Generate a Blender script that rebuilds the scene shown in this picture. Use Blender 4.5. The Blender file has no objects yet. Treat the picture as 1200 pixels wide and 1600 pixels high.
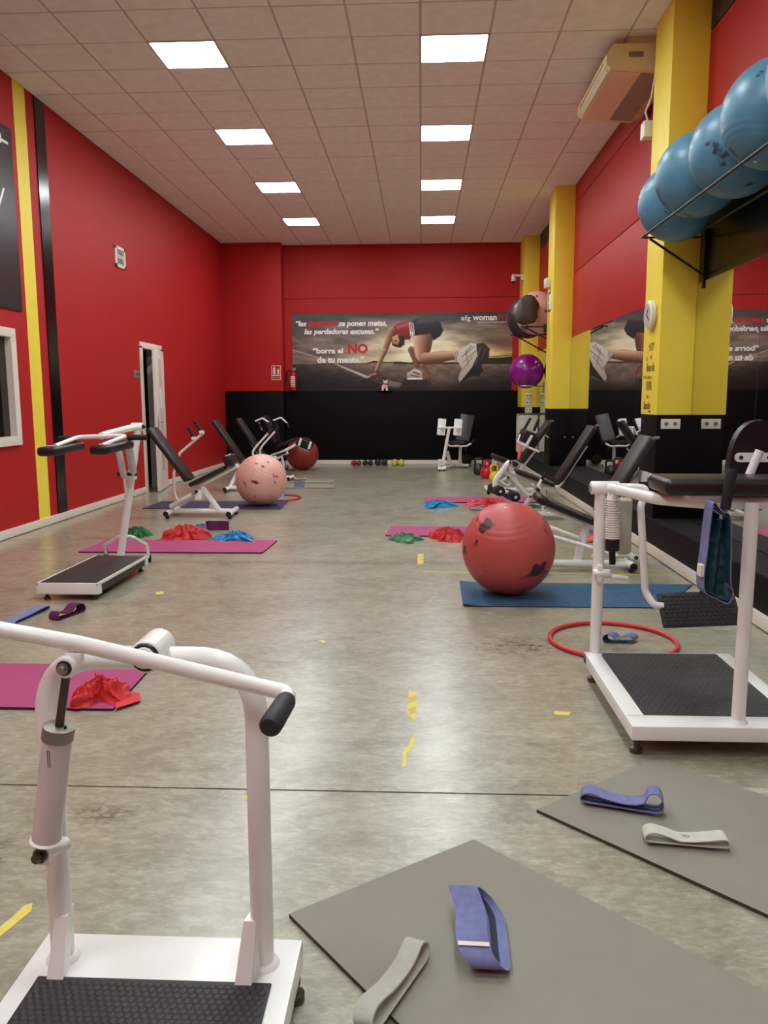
import bpy, bmesh, math, random
import numpy as np
from mathutils import Vector, Matrix, noise
random.seed(7)
S = bpy.context.scene
COL = S.collection
# ---------------------------------------------------------------- camera
f_px, yaw, pitch, roll = 1238.0, -0.0472, 0.1388, 0.0036
cam_d = bpy.data.cameras.new('camera'); cam = bpy.data.objects.new('camera', cam_d); COL.objects.link(cam)
cam_d.sensor_fit = 'VERTICAL'; cam_d.sensor_height = 24.0; cam_d.lens = 24.0 * f_px / 1600.0
cam_d.clip_start = 0.02; cam_d.clip_end = 100
fwd = Vector((math.sin(yaw)*math.cos(pitch), math.cos(yaw)*math.cos(pitch), -math.sin(pitch)))
rgt = Vector((math.cos(yaw), -math.sin(yaw), 0)); dwn = fwd.cross(rgt)
r2 = rgt*math.cos(roll) + dwn*math.sin(roll); d2 = -rgt*math.sin(roll) + dwn*math.cos(roll)
mw = Matrix((r2, -d2, -fwd)).transposed().to_4x4(); mw.translation = Vector((0, 0, 1.35))
cam.matrix_world = mw
S.camera = cam
# ---------------------------------------------------------------- world, light, exposure
W = bpy.data.worlds.new('world'); S.world = W; W.use_nodes = True
W.node_tree.nodes['Background'].inputs[0].default_value = (0.02, 0.02, 0.022, 1)
W.node_tree.nodes['Background'].inputs[1].default_value = 0.3
PANEL_STRENGTH = 38.0
S.view_settings.view_transform = 'Standard'; S.view_settings.look = 'None'
S.view_settings.gamma = 1.0; S.view_settings.use_curve_mapping = False
S.view_settings.exposure = 0.0

# ---------------------------------------------------------------- materials
def lin(c):
    return tuple(((v/255)/12.92 if v/255 <= .04045 else ((v/255+.055)/1.055)**2.4) for v in c)
def mat(name, rgb, rough=.5, metal=0.0, var=.0, vscale=6.0, bump=.0, bscale=60.0, coat=0.0, spec=.5, emis=0.0, rvar=0.0, stain=None, sscale=4.0, sthr=.62):
    m = bpy.data.materials.new(name); m.use_nodes = True
    nt = m.node_tree; N = nt.nodes; L = nt.links; b = N['Principled BSDF']
    c = lin(rgb)
    b.inputs['Base Color'].default_value = (*c, 1); b.inputs['Roughness'].default_value = rough
    b.inputs['Metallic'].default_value = metal; b.inputs['Specular IOR Level'].default_value = spec
    b.inputs['Coat Weight'].default_value = coat; b.inputs['Coat Roughness'].default_value = .12
    if emis:
        b.inputs['Emission Color'].default_value = (*c, 1); b.inputs['Emission Strength'].default_value = emis
    tc = N.new('ShaderNodeTexCoord'); out = None
    if var or stain:
        n = N.new('ShaderNodeTexNoise'); n.inputs['Scale'].default_value = vscale; n.inputs['Detail'].default_value = 5
        L.new(tc.outputs['Object'], n.inputs['Vector'])
        r = N.new('ShaderNodeValToRGB'); r.color_ramp.elements[0].position = .3; r.color_ramp.elements[1].position = .7
        r.color_ramp.elements[0].color = (*[v*(1-var) for v in c], 1); r.color_ramp.elements[1].color = (*[min(1, v*(1+var)) for v in c], 1)
        L.new(n.outputs['Fac'], r.inputs['Fac']); out = r.outputs['Color']
        if stain:
            n2 = N.new('ShaderNodeTexNoise'); n2.inputs['Scale'].default_value = sscale; n2.inputs['Detail'].default_value = 3
            oi = N.new('ShaderNodeObjectInfo'); sc_ = N.new('ShaderNodeMath'); sc_.operation = 'MULTIPLY'; sc_.inputs[1].default_value = 40
            L.new(oi.outputs['Random'], sc_.inputs[0]); av = N.new('ShaderNodeVectorMath'); av.operation = 'ADD'
            L.new(tc.outputs['Object'], av.inputs[0]); L.new(sc_.outputs[0], av.inputs[1]); L.new(av.outputs[0], n2.inputs['Vector'])
            r2_ = N.new('ShaderNodeValToRGB'); r2_.color_ramp.elements[0].position = sthr; r2_.color_ramp.elements[1].position = sthr+.04
            L.new(n2.outputs['Fac'], r2_.inputs['Fac'])
            mx = N.new('ShaderNodeMix'); mx.data_type = 'RGBA'
            L.new(r2_.outputs['Color'], mx.inputs[0]); L.new(out, mx.inputs[6]); mx.inputs[7].default_value = (*lin(stain), 1)
            out = mx.outputs[2]
        L.new(out, b.inputs['Base Color'])
    if bump:
        n3 = N.new('ShaderNodeTexNoise'); n3.inputs['Scale'].default_value = bscale; n3.inputs['Detail'].default_value = 4
        L.new(tc.outputs['Object'], n3.inputs['Vector'])
        bp = N.new('ShaderNodeBump'); bp.inputs['Strength'].default_value = bump; bp.inputs['Distance'].default_value = .01
        L.new(n3.outputs['Fac'], bp.inputs['Height']); L.new(bp.outputs['Normal'], b.inputs['Normal'])
    if rvar:
        n4 = N.new('ShaderNodeTexNoise'); n4.inputs['Scale'].default_value = 3
        L.new(tc.outputs['Object'], n4.inputs['Vector'])
        mr = N.new('ShaderNodeMapRange'); mr.inputs['To Min'].default_value = rough-rvar; mr.inputs['To Max'].default_value = rough+rvar
        L.new(n4.outputs['Fac'], mr.inputs['Value']); L.new(mr.outputs['Result'], b.inputs['Roughness'])
    return m

MT = dict(
 red=mat('red wall paint', (180, 28, 30), .55, spec=.3, var=.04, vscale=1.5, bump=.03, bscale=120),
 dark=mat('black gloss paint', (14, 11, 11), .2, var=.1, vscale=2, spec=.45),
 wains=mat('black satin panel', (13, 10, 11), .5, var=.1, vscale=2, spec=.12),
 darkstrip=mat('dark upper panel', (44, 36, 32), .6),
 yellow=mat('yellow paint', (250, 224, 74), .5, var=.03, vscale=2),
 white=mat('white powder coated steel', (243, 243, 240), .28, var=.02, vscale=4, coat=.3),
 trim=mat('white gloss trim', (236, 226, 214), .35),
 plastic=mat('white plastic', (226, 224, 212), .4),
 acplastic=mat('aged cream plastic', (226, 206, 160), .45, var=.05),
 acpink=mat('ac underside', (232, 196, 176), .45),
 grille=mat('grey grille', (150, 135, 118), .6),
 tile=mat('ceiling tile', (244, 240, 237), .85, var=.05, vscale=9, bump=.25, bscale=160),
 tee=mat('ceiling grid', (196, 184, 178), .6),
 led=mat('led diffuser', (240, 252, 252), .4, emis=PANEL_STRENGTH),
 frame=mat('lamp frame', (214, 214, 214), .4, metal=.3),
 vinyl=mat('black vinyl upholstery', (34, 27, 26), .38, var=.08, vscale=8, bump=.05, bscale=220),
 vinylg=mat('grey black vinyl', (50, 50, 47), .4, var=.06),
 foam=mat('black foam grip', (26, 22, 23), .75, bump=.15, bscale=260),
 grip=mat('dark rubber grip', (38, 40, 46), .6),
 rubber=mat('black rubber', (40, 39, 38), .55, var=.1, bump=.1, bscale=150),
 rubtop=mat('black rubber flooring', (20, 18, 17), .7, spec=.2, var=.12, vscale=20),
 steel=mat('bare steel', (168, 164, 158), .3, metal=.9),
 gunm=mat('dark steel', (92, 84, 76), .35, metal=.8),
 alu=mat('brushed aluminium', (150, 144, 134), .42, metal=.7),
 cylw=mat('white cylinder', (214, 206, 203), .25, coat=.3),
 cylgrey=mat('milky grey cylinder', (196, 192, 178), .35),
 black=mat('black plastic', (14, 13, 13), .4),
 ballred=mat('red vinyl ball', (190, 80, 76), .45, var=.06, vscale=3, stain=(74, 26, 30), sscale=5.5, sthr=.612),
 ballred2=mat('dull red vinyl ball', (150, 50, 46), .5, var=.06, vscale=3, stain=(84, 30, 30), sscale=6, sthr=.68),
 ballpink=mat('pink vinyl ball', (228, 172, 160), .36, var=.04, vscale=3, stain=(122, 52, 58), sscale=10, sthr=.645),
 ballblue=mat('blue vinyl ball', (80, 132, 158), .38, var=.2, vscale=4, stain=(36, 62, 78), sscale=7, sthr=.62),
 ballpurple=mat('purple vinyl ball', (142, 22, 128), .26, var=.06, vscale=3),
 ballblack=mat('black vinyl ball', (52, 48, 50), .35, var=.15, vscale=5),
 ballbrown=mat('dusty black vinyl', (70, 60, 56), .5, var=.3, vscale=9),
 magenta=mat('magenta foam mat', (172, 66, 116), .75, var=.05, vscale=5, bump=.1, bscale=200),
 magunder=mat('mat edge', (50, 30, 46), .8),
 bluemat=mat('blue foam mat', (46, 84, 118), .7, var=.12, vscale=12),
 navymat=mat('navy foam mat', (52, 50, 84), .7, var=.1, vscale=8),
 greymat=mat('grey foam mat', (145, 140, 128), .85, var=.03, vscale=9, bump=.12, bscale=240),
 greyedge=mat('grey mat edge', (74, 66, 58), .9),
 fargrey=mat('far grey mat', (142, 136, 118), .8, var=.04),
 lilac=mat('lilac woven band', (124, 130, 178), .9, var=.12, vscale=40, bump=.4, bscale=500),
 lilacdk=mat('band grip stripe', (52, 60, 78), .8),
 tealdk=mat('dark teal band lining', (40, 78, 92), .75, var=.35, vscale=30),
 whiteband=mat('off white woven band', (206, 206, 194), .9, var=.05, vscale=40, bump=.3, bscale=500),
 greyband=mat('light grey woven band', (184, 184, 172), .9, var=.06, vscale=40, bump=.3, bscale=500),
 purband=mat('purple woven band', (98, 28, 84), .9, var=.12, vscale=30),
 redcloth=mat('red latex sheet', (206, 48, 52), .55, var=.08),
 salmon=mat('salmon latex sheet', (240, 108, 106), .6, var=.05),
 bluecloth=mat('bright blue latex sheet', (34, 138, 196), .55, var=.08),
 greencloth=mat('green latex sheet', (40, 104, 66), .6, var=.1),
 palegreen=mat('pale green latex sheet', (88, 142, 100), .6, var=.1),
 hoop=mat('red hoop plastic', (204, 46, 52), .4),
 tape=mat('yellow tape', (226, 208, 96), .5, var=.06, vscale=30),
 tapestripe=mat('worn tape stripe', (206, 178, 92), .6),
 mirror=mat('mirror glass', (226, 226, 222), .012, metal=1.0),
 seam=mat('mirror edge', (92, 88, 82), .6, spec=.1),
 void=mat('unlit room', (20, 12, 14), .8),
 pane=mat('window glass', (34, 24, 20), .06, spec=.6),
 drape=mat('blind behind glass', (92, 80, 70), .7, var=.3, vscale=3),
 poster=mat('charcoal poster', (52, 48, 48), .38),
 sign=mat('grey sign plate', (132, 116, 106), .4),
 fire=mat('extinguisher red', (176, 20, 26), .3, coat=.4),
 firesign=mat('fire sign red', (150, 16, 20), .5),
 signpale=mat('sign pale print', (246, 200, 186), .5),
 ink=mat('black ink', (28, 24, 22), .6),
 inkbrown=mat('olive black ink', (70, 58, 20), .6),
 printwhite=mat('white lettering', (246, 244, 240), .5),
 printred=mat('red lettering', (206, 36, 42), .5),
 printdk=mat('dark grey print', (90, 88, 88), .6),
 toypink=mat('pink plush', (236, 160, 168), .9),
 toywhite=mat('white plush', (238, 228, 220), .9),
 kbblack=mat('black kettlebell vinyl', (36, 30, 34), .4),
 kbred=mat('red kettlebell vinyl', (200, 24, 42), .35),
 kbyellow=mat('yellow kettlebell vinyl', (236, 196, 40), .4),
 dbred=mat('red dumbbell', (140, 24, 34), .45),
 dbblack=mat('black dumbbell', (26, 27, 30), .4),
 dbyellow=mat('yellow dumbbell', (212, 200, 64), .45),
 paper=mat('paper', (236, 226, 214), .8),
 frost=mat('frosted strip', (206, 178, 174), .5),
 cabinet=mat('cream white cabinet', (206, 202, 186), .5),
 glassled=mat('clock face', (198, 192, 182), .3),
)
def floor_mat():
    m = bpy.data.materials.new('polished concrete'); m.use_nodes = True
    nt = m.node_tree; N = nt.nodes; L = nt.links; b = N['Principled BSDF']
    g = N.new('ShaderNodeNewGeometry')
    def nz(scale, det, dist, sy=1.0, rough=.55):
        mp = N.new('ShaderNodeMapping'); mp.inputs['Scale'].default_value = (1, sy, 1)
        L.new(g.outputs['Position'], mp.inputs['Vector'])
        n = N.new('ShaderNodeTexNoise'); n.inputs['Scale'].default_value = scale; n.inputs['Detail'].default_value = det
        n.inputs['Distortion'].default_value = dist; n.inputs['Roughness'].default_value = rough
        L.new(mp.outputs['Vector'], n.inputs['Vector']); return n
    def ramp(src, stops):
        r = N.new('ShaderNodeValToRGB'); e = r.color_ramp.elements
        e[0].position, e[0].color = stops[0][0], (*lin(stops[0][1]), 1); e[1].position, e[1].color = stops[-1][0], (*lin(stops[-1][1]), 1)
        for p, c in stops[1:-1]:
            x = e.new(p); x.color = (*lin(c), 1)
        L.new(src, r.inputs['Fac']); return r
    def mix(a, bb, fac, mode='MIX'):
        x = N.new('ShaderNodeMix'); x.data_type = 'RGBA'; x.blend_type = mode
        if isinstance(fac, float): x.inputs[0].default_value = fac
        else: L.new(fac, x.inputs[0])
        L.new(a, x.inputs[6])
        if isinstance(bb, tuple): x.inputs[7].default_value = (*lin(bb), 1)
        else: L.new(bb, x.inputs[7])
        return x.outputs[2]
    base = ramp(nz(.9, 8, .7).outputs['Fac'], [(.28, (132, 126, 106)), (.5, (158, 153, 133)), (.72, (178, 174, 154))]).outputs['Color']
    fine = ramp(nz(5, 10, .8, 1.7, .72).outputs['Fac'], [(.3, (108, 100, 80)), (.5, (158, 153, 133)), (.68, (202, 198, 180))]).outputs['Color']
    c = mix(base, fine, .5)
    grit = ramp(nz(19, 9, .6, 2.4, .75).outputs['Fac'], [(.34, (104, 98, 80)), (.5, (158, 153, 133)), (.64, (214, 210, 194))]).outputs['Color']
    c = mix(c, grit, .3)
    dk = nz(2.3, 7, 1.0, 1.0, .7)
    rr = N.new('ShaderNodeMapRange'); rr.inputs['From Min'].default_value = .52; rr.inputs['From Max'].default_value = .74; rr.inputs['To Max'].default_value = .55
    L.new(dk.outputs['Fac'], rr.inputs['Value'])
    c = mix(c, (84, 74, 58), rr.outputs['Result'])
    # dark scuffs, localized (wear with its own shape)
    def spot(cx, cy, rx, ry, amt, thr):
        mp = N.new('ShaderNodeMapping'); mp.inputs['Location'].default_value = (-cx/rx, -cy/ry, 0); mp.inputs['Scale'].default_value = (1/rx, 1/ry, 0)
        L.new(g.outputs['Position'], mp.inputs['Vector'])
        ln = N.new('ShaderNodeVectorMath'); ln.operation = 'LENGTH'; L.new(mp.outputs['Vector'], ln.inputs[0])
        a = N.new('ShaderNodeMapRange'); a.inputs['From Min'].default_value = 1; a.inputs['From Max'].default_value = .3; L.new(ln.outputs['Value'], a.inputs['Value'])
        n = nz(14, 6, 1.5, 2.2, .7)
        t = N.new('ShaderNodeMapRange'); t.inputs['From Min'].default_value = thr; t.inputs['From Max'].default_value = thr+.08; L.new(n.outputs['Fac'], t.inputs['Value'])
        k = N.new('ShaderNodeMath'); k.operation = 'MULTIPLY'; L.new(a.outputs['Result'], k.inputs[0]); L.new(t.outputs['Result'], k.inputs[1])
        k2 = N.new('ShaderNodeMath'); k2.operation = 'MULTIPLY'; L.new(k.outputs[0], k2.inputs[0]); k2.inputs[1].default_value = amt
        return k2.outputs[0]
    c = mix(c, (58, 50, 38), spot(.55, 4.28, .42, .22, .9, .5))
    c = mix(c, (58, 50, 38), spot(1.0, 4.2, .25, .15, .7, .5))
    c = mix(c, (64, 56, 44), spot(-1.05, 2.42, .14, .09, .7, .45))
    c = mix(c, (60, 52, 40), spot(-1.3, 2.1, .1, .2, .8, .5))
    c = mix(c, (92, 84, 70), spot(-.6, 6.55, 3.2, .12, .6, .46))
    # fine cracks
    v = N.new('ShaderNodeTexVoronoi'); v.feature = 'DISTANCE_TO_EDGE'; v.inputs['Scale'].default_value = .55
    n5 = nz(2.5, 6, .5); sc = N.new('ShaderNodeVectorMath'); sc.operation = 'SCALE'; sc.inputs['Scale'].default_value = .55
    L.new(n5.outputs['Color'], sc.inputs[0]); ad = N.new('ShaderNodeVectorMath'); ad.operation = 'ADD'
    L.new(g.outputs['Position'], ad.inputs[0]); L.new(sc.outputs['Vector'], ad.inputs[1]); L.new(ad.outputs['Vector'], v.inputs['Vector'])
    cr = N.new('ShaderNodeMapRange'); cr.inputs['From Min'].default_value = .0; cr.inputs['From Max'].default_value = .004; cr.inputs['To Min'].default_value = .16; cr.inputs['To Max'].default_value = 0
    L.new(v.outputs['Distance'], cr.inputs['Value'])
    c = mix(c, (86, 78, 62), cr.outputs['Result'])
    L.new(c, b.inputs['Base Color'])
    r = N.new('ShaderNodeMapRange'); r.inputs['From Min'].default_value = .3; r.inputs['From Max'].default_value = .7; r.inputs['To Min'].default_value = .3; r.inputs['To Max'].default_value = .42
    L.new(nz(3, 6, 1.0).outputs['Fac'], r.inputs['Value']); L.new(r.outputs['Result'], b.inputs['Roughness'])
    b.inputs['Specular IOR Level'].default_value = .4; b.inputs['Coat Weight'].default_value = .7; b.inputs['Coat Roughness'].default_value = .24
    bp = N.new('ShaderNodeBump'); bp.inputs['Strength'].default_value = .05; bp.inputs['Distance'].default_value = .01
    L.new(nz(9, 7, 1).outputs['Fac'], bp.inputs['Height']); L.new(bp.outputs['Normal'], b.inputs['Normal'])
    return m
MT['floor'] = floor_mat()
def line_mat():
    # blue mat with rows of faint pale tread lines
    m = MT['bluemat']; return m

# ---------------------------------------------------------------- mesh helpers
def fillet(pts, r, seg=5):
    pts = [Vector(p) for p in pts]
    if len(pts) < 3 or r <= 0: return pts
    out = [pts[0]]
    for a, b, c in zip(pts, pts[1:], pts[2:]):
        u = (a-b); v = (c-b); lu, lv = u.length, v.length; u.normalize(); v.normalize()
        ang = u.angle(v, math.pi)
        if ang > math.pi-.02: out.append(b); continue
        t = min(r/math.tan(ang/2), lu*.48, lv*.48)
        p0, p1 = b+u*t, b+v*t
        for i in range(seg+1):
            k = i/seg
            out.append(p0*(1-k)**2 + b*2*k*(1-k) + p1*k*k)
    out.append(pts[-1]); return out

class M:
    def __init__(s): s.bm = bmesh.new()
    def ring(s, c, x, y, r, n):
        return [s.bm.verts.new(c + x*(r*math.cos(2*math.pi*i/n)) + y*(r*math.sin(2*math.pi*i/n))) for i in range(n)]
    def skin(s, rings, cap=True, close=False):
        n = len(rings[0])
        pairs = list(zip(rings, rings[1:])) + ([(rings[-1], rings[0])] if close else [])
        for A, B in pairs:
            for i in range(n):
                s.bm.faces.new((A[i], A[(i+1) % n], B[(i+1) % n], B[i]))
        if cap and not close:
            s.bm.faces.new(rings[0][::-1]); s.bm.faces.new(rings[-1])
    def tube(s, pts, r, fil=.06, n=12, seg=5):
        P = fillet(pts, fil, seg); x = None; rings = []
        for i, p in enumerate(P):
            d = (P[min(i+1, len(P)-1)] - P[max(i-1, 0)]).normalized()
            if x is None:
                x = d.orthogonal().normalized()
            else:
                x = (x - d*x.dot(d)).normalized()
            rings.append(s.ring(p, x, d.cross(x), r, n))
        s.skin(rings); return s
    def loop(s, pts, r, n=10):
        P = [Vector(p) for p in pts]; rings = []; k = len(P); up = Vector((0, 0, 1))
        for i, p in enumerate(P):
            d = (P[(i+1) % k]-P[i-1]).normalized(); x = d.cross(up).normalized()
            rings.append(s.ring(p, x, x.cross(d), r, n))
        s.skin(rings, close=True); return s
    def lathe(s, p0, p1, prof, n=18, frac=True):
        p0, p1 = Vector(p0), Vector(p1); d = p1-p0; Ln = d.length; d.normalize(); x = d.orthogonal().normalized(); y = d.cross(x)
        s.skin([s.ring(p0 + d*(t*Ln if frac else t), x, y, max(r, 1e-4), n) for t, r in prof]); return s
    def cyl(s, p0, p1, r, n=16, bev=.0):
        L_ = (Vector(p1)-Vector(p0)).length
        if bev: return s.lathe(p0, p1, [(0, r-bev), (bev*.4, r-bev*.3), (bev, r), (L_-bev, r), (L_-bev*.4, r-bev*.3), (L_, r-bev)], n, False)
        return s.lathe(p0, p1, [(0, r), (1, r)], n)
    def box(s, lo, hi, bev=0.0, mtx=None, seg=2):
        t = bmesh.new(); bmesh.ops.create_cube(t, size=1)
        lo, hi = Vector(lo), Vector(hi)
        for v in t.verts: v.co = Vector(((lo.x+hi.x)/2 + v.co.x*(hi.x-lo.x), (lo.y+hi.y)/2 + v.co.y*(hi.y-lo.y), (lo.z+hi.z)/2 + v.co.z*(hi.z-lo.z)))
        if bev: bmesh.ops.bevel(t, geom=t.edges[:], offset=bev, segments=seg, profile=.6, affect='EDGES')
        if mtx is not None: t.transform(mtx)
        s.join(t); return s
    def join(s, t):
        vs = [s.bm.verts.new(v.co) for v in t.verts]; t.verts.index_update()
        for f in t.faces:
            try: s.bm.faces.new([vs[v.index] for v in f.verts])
            except ValueError: pass
        t.free()
    def pad(s, a, b, w, T, side=(0, 1, 0), bev=None, taper=1.0, seg=3):
        """rounded cushion from a to b (centre line), w wide along side, T thick"""
        a, b = Vector(a), Vector(b); d = b-a; Ln = d.length; d.normalize(); sd = Vector(side); sd = (sd-d*sd.dot(d)).normalized(); nr = d.cross(sd)
        m = Matrix((d, sd, nr)).transposed().to_4x4(); m.translation = (a+b)/2
        t = bmesh.new(); bmesh.ops.create_cube(t, size=1)
        for v in t.verts:
            k = taper if v.co.x > 0 else 1
            v.co = Vector((v.co.x*Ln, v.co.y*w*k, v.co.z*T))
        bmesh.ops.bevel(t, geom=t.edges[:], offset=bev if bev else T*.32, segments=seg, profile=.5, affect='EDGES')
        t.transform(m); s.join(t); return s
    def sphere(s, c, r, sc=(1, 1, 1), u=20, v=14, mtx=None):
        t = bmesh.new(); bmesh.ops.create_uvsphere(t, u_segments=u, v_segments=v, radius=r)
        for q in t.verts: q.co = Vector((q.co.x*sc[0], q.co.y*sc[1], q.co.z*sc[2]))
        if mtx is not None: t.transform(mtx)
        bmesh.ops.translate(t, vec=Vector(c), verts=t.verts[:]); s.join(t); return s
    def poly(s, pts, vec):
        pts = [Vector(p) for p in pts]; vec = Vector(vec)
        A = [s.bm.verts.new(p) for p in pts]; B = [s.bm.verts.new(p+vec) for p in pts]; n = len(pts)
        s.bm.faces.new(A[::-1]); s.bm.faces.new(B)
        for i in range(n): s.bm.faces.new((A[i], A[(i+1) % n], B[(i+1) % n], B[i]))
        return s
    def done(s, name, m, parent=None, label=None, ang=38, kind=None, loc=None):
        bm = s.bm; bmesh.ops.recalc_face_normals(bm, faces=bm.faces[:])
        org = Vector((0, 0, 0)); q = parent
        if loc is not None: org = Vector(loc)
        elif parent is not None:
            org = WORLD[parent.name]
        bmesh.ops.translate(bm, vec=-org, verts=bm.verts[:])
        for f_ in bm.faces: f_.smooth = True
        for e in bm.edges:
            if len(e.link_faces) == 2 and e.calc_face_angle(0) > math.radians(ang): e.smooth = False
        me = bpy.data.meshes.new(name); bm.to_mesh(me); bm.free()
        me.materials.append(MT[m] if isinstance(m, str) else m)
        o = bpy.data.objects.new(name, me); COL.objects.link(o)
        if parent is not None:
            o.parent = parent; WORLD[o.name] = org
        else:
            o.location = org; WORLD[o.name] = org
        if label: o['label'] = label
        if kind: o['kind'] = kind
        return o
WORLD = {}
def thing(name, loc, label, cat, group=None):
    o = bpy.data.objects.new(name, None); COL.objects.link(o); o.location = loc; o.empty_display_size = .1
    o['label'] = label; o['category'] = cat
    if group: o['group'] = group
    WORLD[o.name] = Vector(loc); return o
def tag(o, label, cat, group=None):
    o['label'] = label; o['category'] = cat
    if group: o['group'] = group
    return o
def struct(o, label=None):
    o['kind'] = 'structure'
    if label: o['label'] = label
    return o
def V(*a): return Vector(a)
def add(p, dx=0, dy=0, dz=0): return Vector(p)+Vector((dx, dy, dz))
def setz(p, z): return Vector((p[0], p[1], z))
def copy_thing(o, loc, label=None, d=0):
    c = o.copy(); COL.objects.link(c)
    if d == 0:
        c.location = loc
        if label: c['label'] = label
    for ch in list(o.children):
        k = copy_thing(ch, None, None, d+1); k.parent = c
    return c
def glyphs(body, shear, bold):
    cu = bpy.data.curves.new('lettering', 'FONT'); cu.body = body; cu.size = 1; cu.extrude = 0; cu.shear = shear; cu.offset = bold; cu.resolution_u = 3
    ob = bpy.data.objects.new('lettering_source', cu); COL.objects.link(ob)
    bpy.context.view_layer.update()
    me = bpy.data.meshes.new_from_object(ob.evaluated_get(bpy.context.evaluated_depsgraph_get()))
    bpy.data.objects.remove(ob); bpy.data.curves.remove(cu)
    co = np.array([v.co[:] for v in me.vertices]); return me, co.min(0), co.max(0)
def text(body, width, height, origin, ux, uy, m, name, parent, depth=.002, shear=0.0, bold=0.0, label=None):
    """flat raised lettering, one object per word: origin = lower left, ux/uy = unit vectors, fitted to width x height"""
    me, mn, mx = glyphs(body, shear, bold); bpy.data.meshes.remove(me)
    sx = width/(mx[0]-mn[0]); sy = height/(mx[1]-mn[1])
    ux, uy = Vector(ux), Vector(uy); nz = ux.cross(uy); org = Vector(origin); base = WORLD[parent.name]
    words = body.split(' '); done_ = ''
    for w_ in words:
        done_ = (done_+' '+w_).strip()
        mp, _, pm_ = glyphs(done_, shear, bold); bpy.data.meshes.remove(mp)
        me, wn, wx = glyphs(w_, shear, bold)
        off = pm_[0]-wx[0]
        bm = bmesh.new(); bm.from_mesh(me); bpy.data.meshes.remove(me)
        for v in bm.verts:
            v.co = org + ux*((v.co.x+off-mn[0])*sx) + uy*((v.co.y-mn[1])*sy) + nz*depth - base
        me = bpy.data.meshes.new(name); bm.to_mesh(me); bm.free(); me.materials.append(MT[m])
        o = bpy.data.objects.new(name, me); COL.objects.link(o); o.parent = parent; WORLD[o.name] = base
        if label: o['label'] = label
    return o
# ================================================================ SETTING
XL, XW, XE, YB, HC, YF = -4.13, 2.33, 2.03, 17.02, 4.58, -3.2
# floor: three slabs with sawn joints between
fl = struct(thing('floor', (0, 0, 0), '', '')); del fl['category']; fl['label'] = 'polished mottled grey concrete floor'
ys = [YF, 2.6, 6.56, YB+.2]
for a, b, g1, g2 in ((ys[0], ys[1], 0, .005), (ys[1], ys[2], .005, .002), (ys[2], ys[3], .002, 0)):
    M().box((XL-.2, a+g1, -.1), (XE+.02, b-g2, 0)).done('slab', 'floor', fl)
M().box((XL-.2, YF, -.12), (XE+.3, YB+.2, -.02)).done('subfloor', 'void', fl)
M().box((XL-1.6, 11, -.1), (XL-.2, 13.6, 0)).done('slab', 'floor', fl)
# left wall with a door opening and a window opening
wl = struct(thing('wall_left', (XL, 7, 0), '', '')); del wl['category']; wl['label'] = 'red painted left wall'
D0, D1, DH = 11.70, 12.54, 2.17
W0, W1, WZ0, WZ1 = 6.3, 7.92, .98, 2.02
b = M()
b.box((XL-.2, YF, 0), (XL, W0, HC)); b.box((XL-.2, W0, 0), (XL, W1, WZ0)); b.box((XL-.2, W0, WZ1), (XL, W1, HC))
b.box((XL-.2, W1, 0), (XL, D0, HC)); b.box((XL-.2, D0, DH), (XL, D1, HC)); b.box((XL-.2, D1, 0), (XL, YB+.2, HC))
b.done('painted_wall', 'red', wl)
M().box((XL, 8.31, 0), (XL+.004, 8.56, HC)).done('stripe', 'yellow', wl, 'broad yellow painted stripe')
M().box((XL, 8.75, 0), (XL+.012, 8.98, HC)).done('stripe', 'dark', wl, 'glossy black stripe')
# dark room behind the door, dark room behind the window
b = M(); b.box((XL-1.6, 11, 0), (XL-1.5, 13.6, 2.6)); b.box((XL-1.6, 11, 0), (XL-.2, 11.1, 2.6)); b.box((XL-1.6, 13.5, 0), (XL-.2, 13.6, 2.6)); b.box((XL-1.6, 11, 2.5), (XL-.2, 13.6, 2.6))
b.done('changing_room_wall', 'void', wl)
b = M(); b.box((XL-.9, W0-.3, .5), (XL-.8, W1+.3, 2.4)); b.box((XL-.9, W0-.3, .5), (XL-.2, W0-.2, 2.4)); b.box((XL-.9, W1+.2, .5), (XL-.2, W1+.3, 2.4)); b.box((XL-.9, W0-.3, 2.3), (XL-.2, W1+.3, 2.4)); b.box((XL-.9, W0-.3, .5), (XL-.2, W1+.3, .6))
b.done('office_wall', 'void', wl)
# baseboard left (stops at the door)
b = M(); b.box((XL, YF, .008), (XL+.016, D0-.08, .095), .003); b.box((XL, D1+.08, .008), (XL+.016, 16.7, .095), .003)
struct(b.done('baseboard_left', 'trim'), 'white baseboard along the red left wall')
# door
dr = struct(thing('door_1', (XL, 12.1, 0), '', '')); del dr['category']; dr['label'] = 'narrow white door standing slightly ajar in the red wall'
b = M()
for s in (0, 1):
    y0 = D0-.06 if s == 0 else D1-.03
    b.box((XL-.2, y0, 0), (XL+.022, y0+.09, DH), .004)
b.box((XL-.2, D0-.06, DH-.03), (XL+.022, D1+.06, DH+.06), .004)
b.done('door_frame', 'trim', dr)
hinge = Vector((XL+.03, D1-.03, 0)); an = math.radians(9); Ld = .80
dd = Vector((math.sin(an), -math.cos(an), 0)); dn_ = Vector((dd.y, -dd.x, 0))
fm = Matrix((dd, dn_, Vector((0, 0, 1)))).transposed().to_4x4(); fm.translation = hinge
slab = M().box((0, -.04, .015), (Ld, 0, DH-.035), .004, fm).done('door_leaf', 'trim', dr)
sg = 1 if dn_.x > 0 else -1
def leafbox(x0, x1, z0, z1, t, name, m, lab=None, bev=.002):
    lo, hi = (0, t) if sg > 0 else (-.04-t, -.04)
    return M().box((x0, lo, z0), (x1, hi, z1), bev, fm).done(name, m, slab, lab)
leafbox(.30, .52, .3, 2.0, .004, 'frosted_panel', 'frost', 'dusty pink frosted strip')
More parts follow.
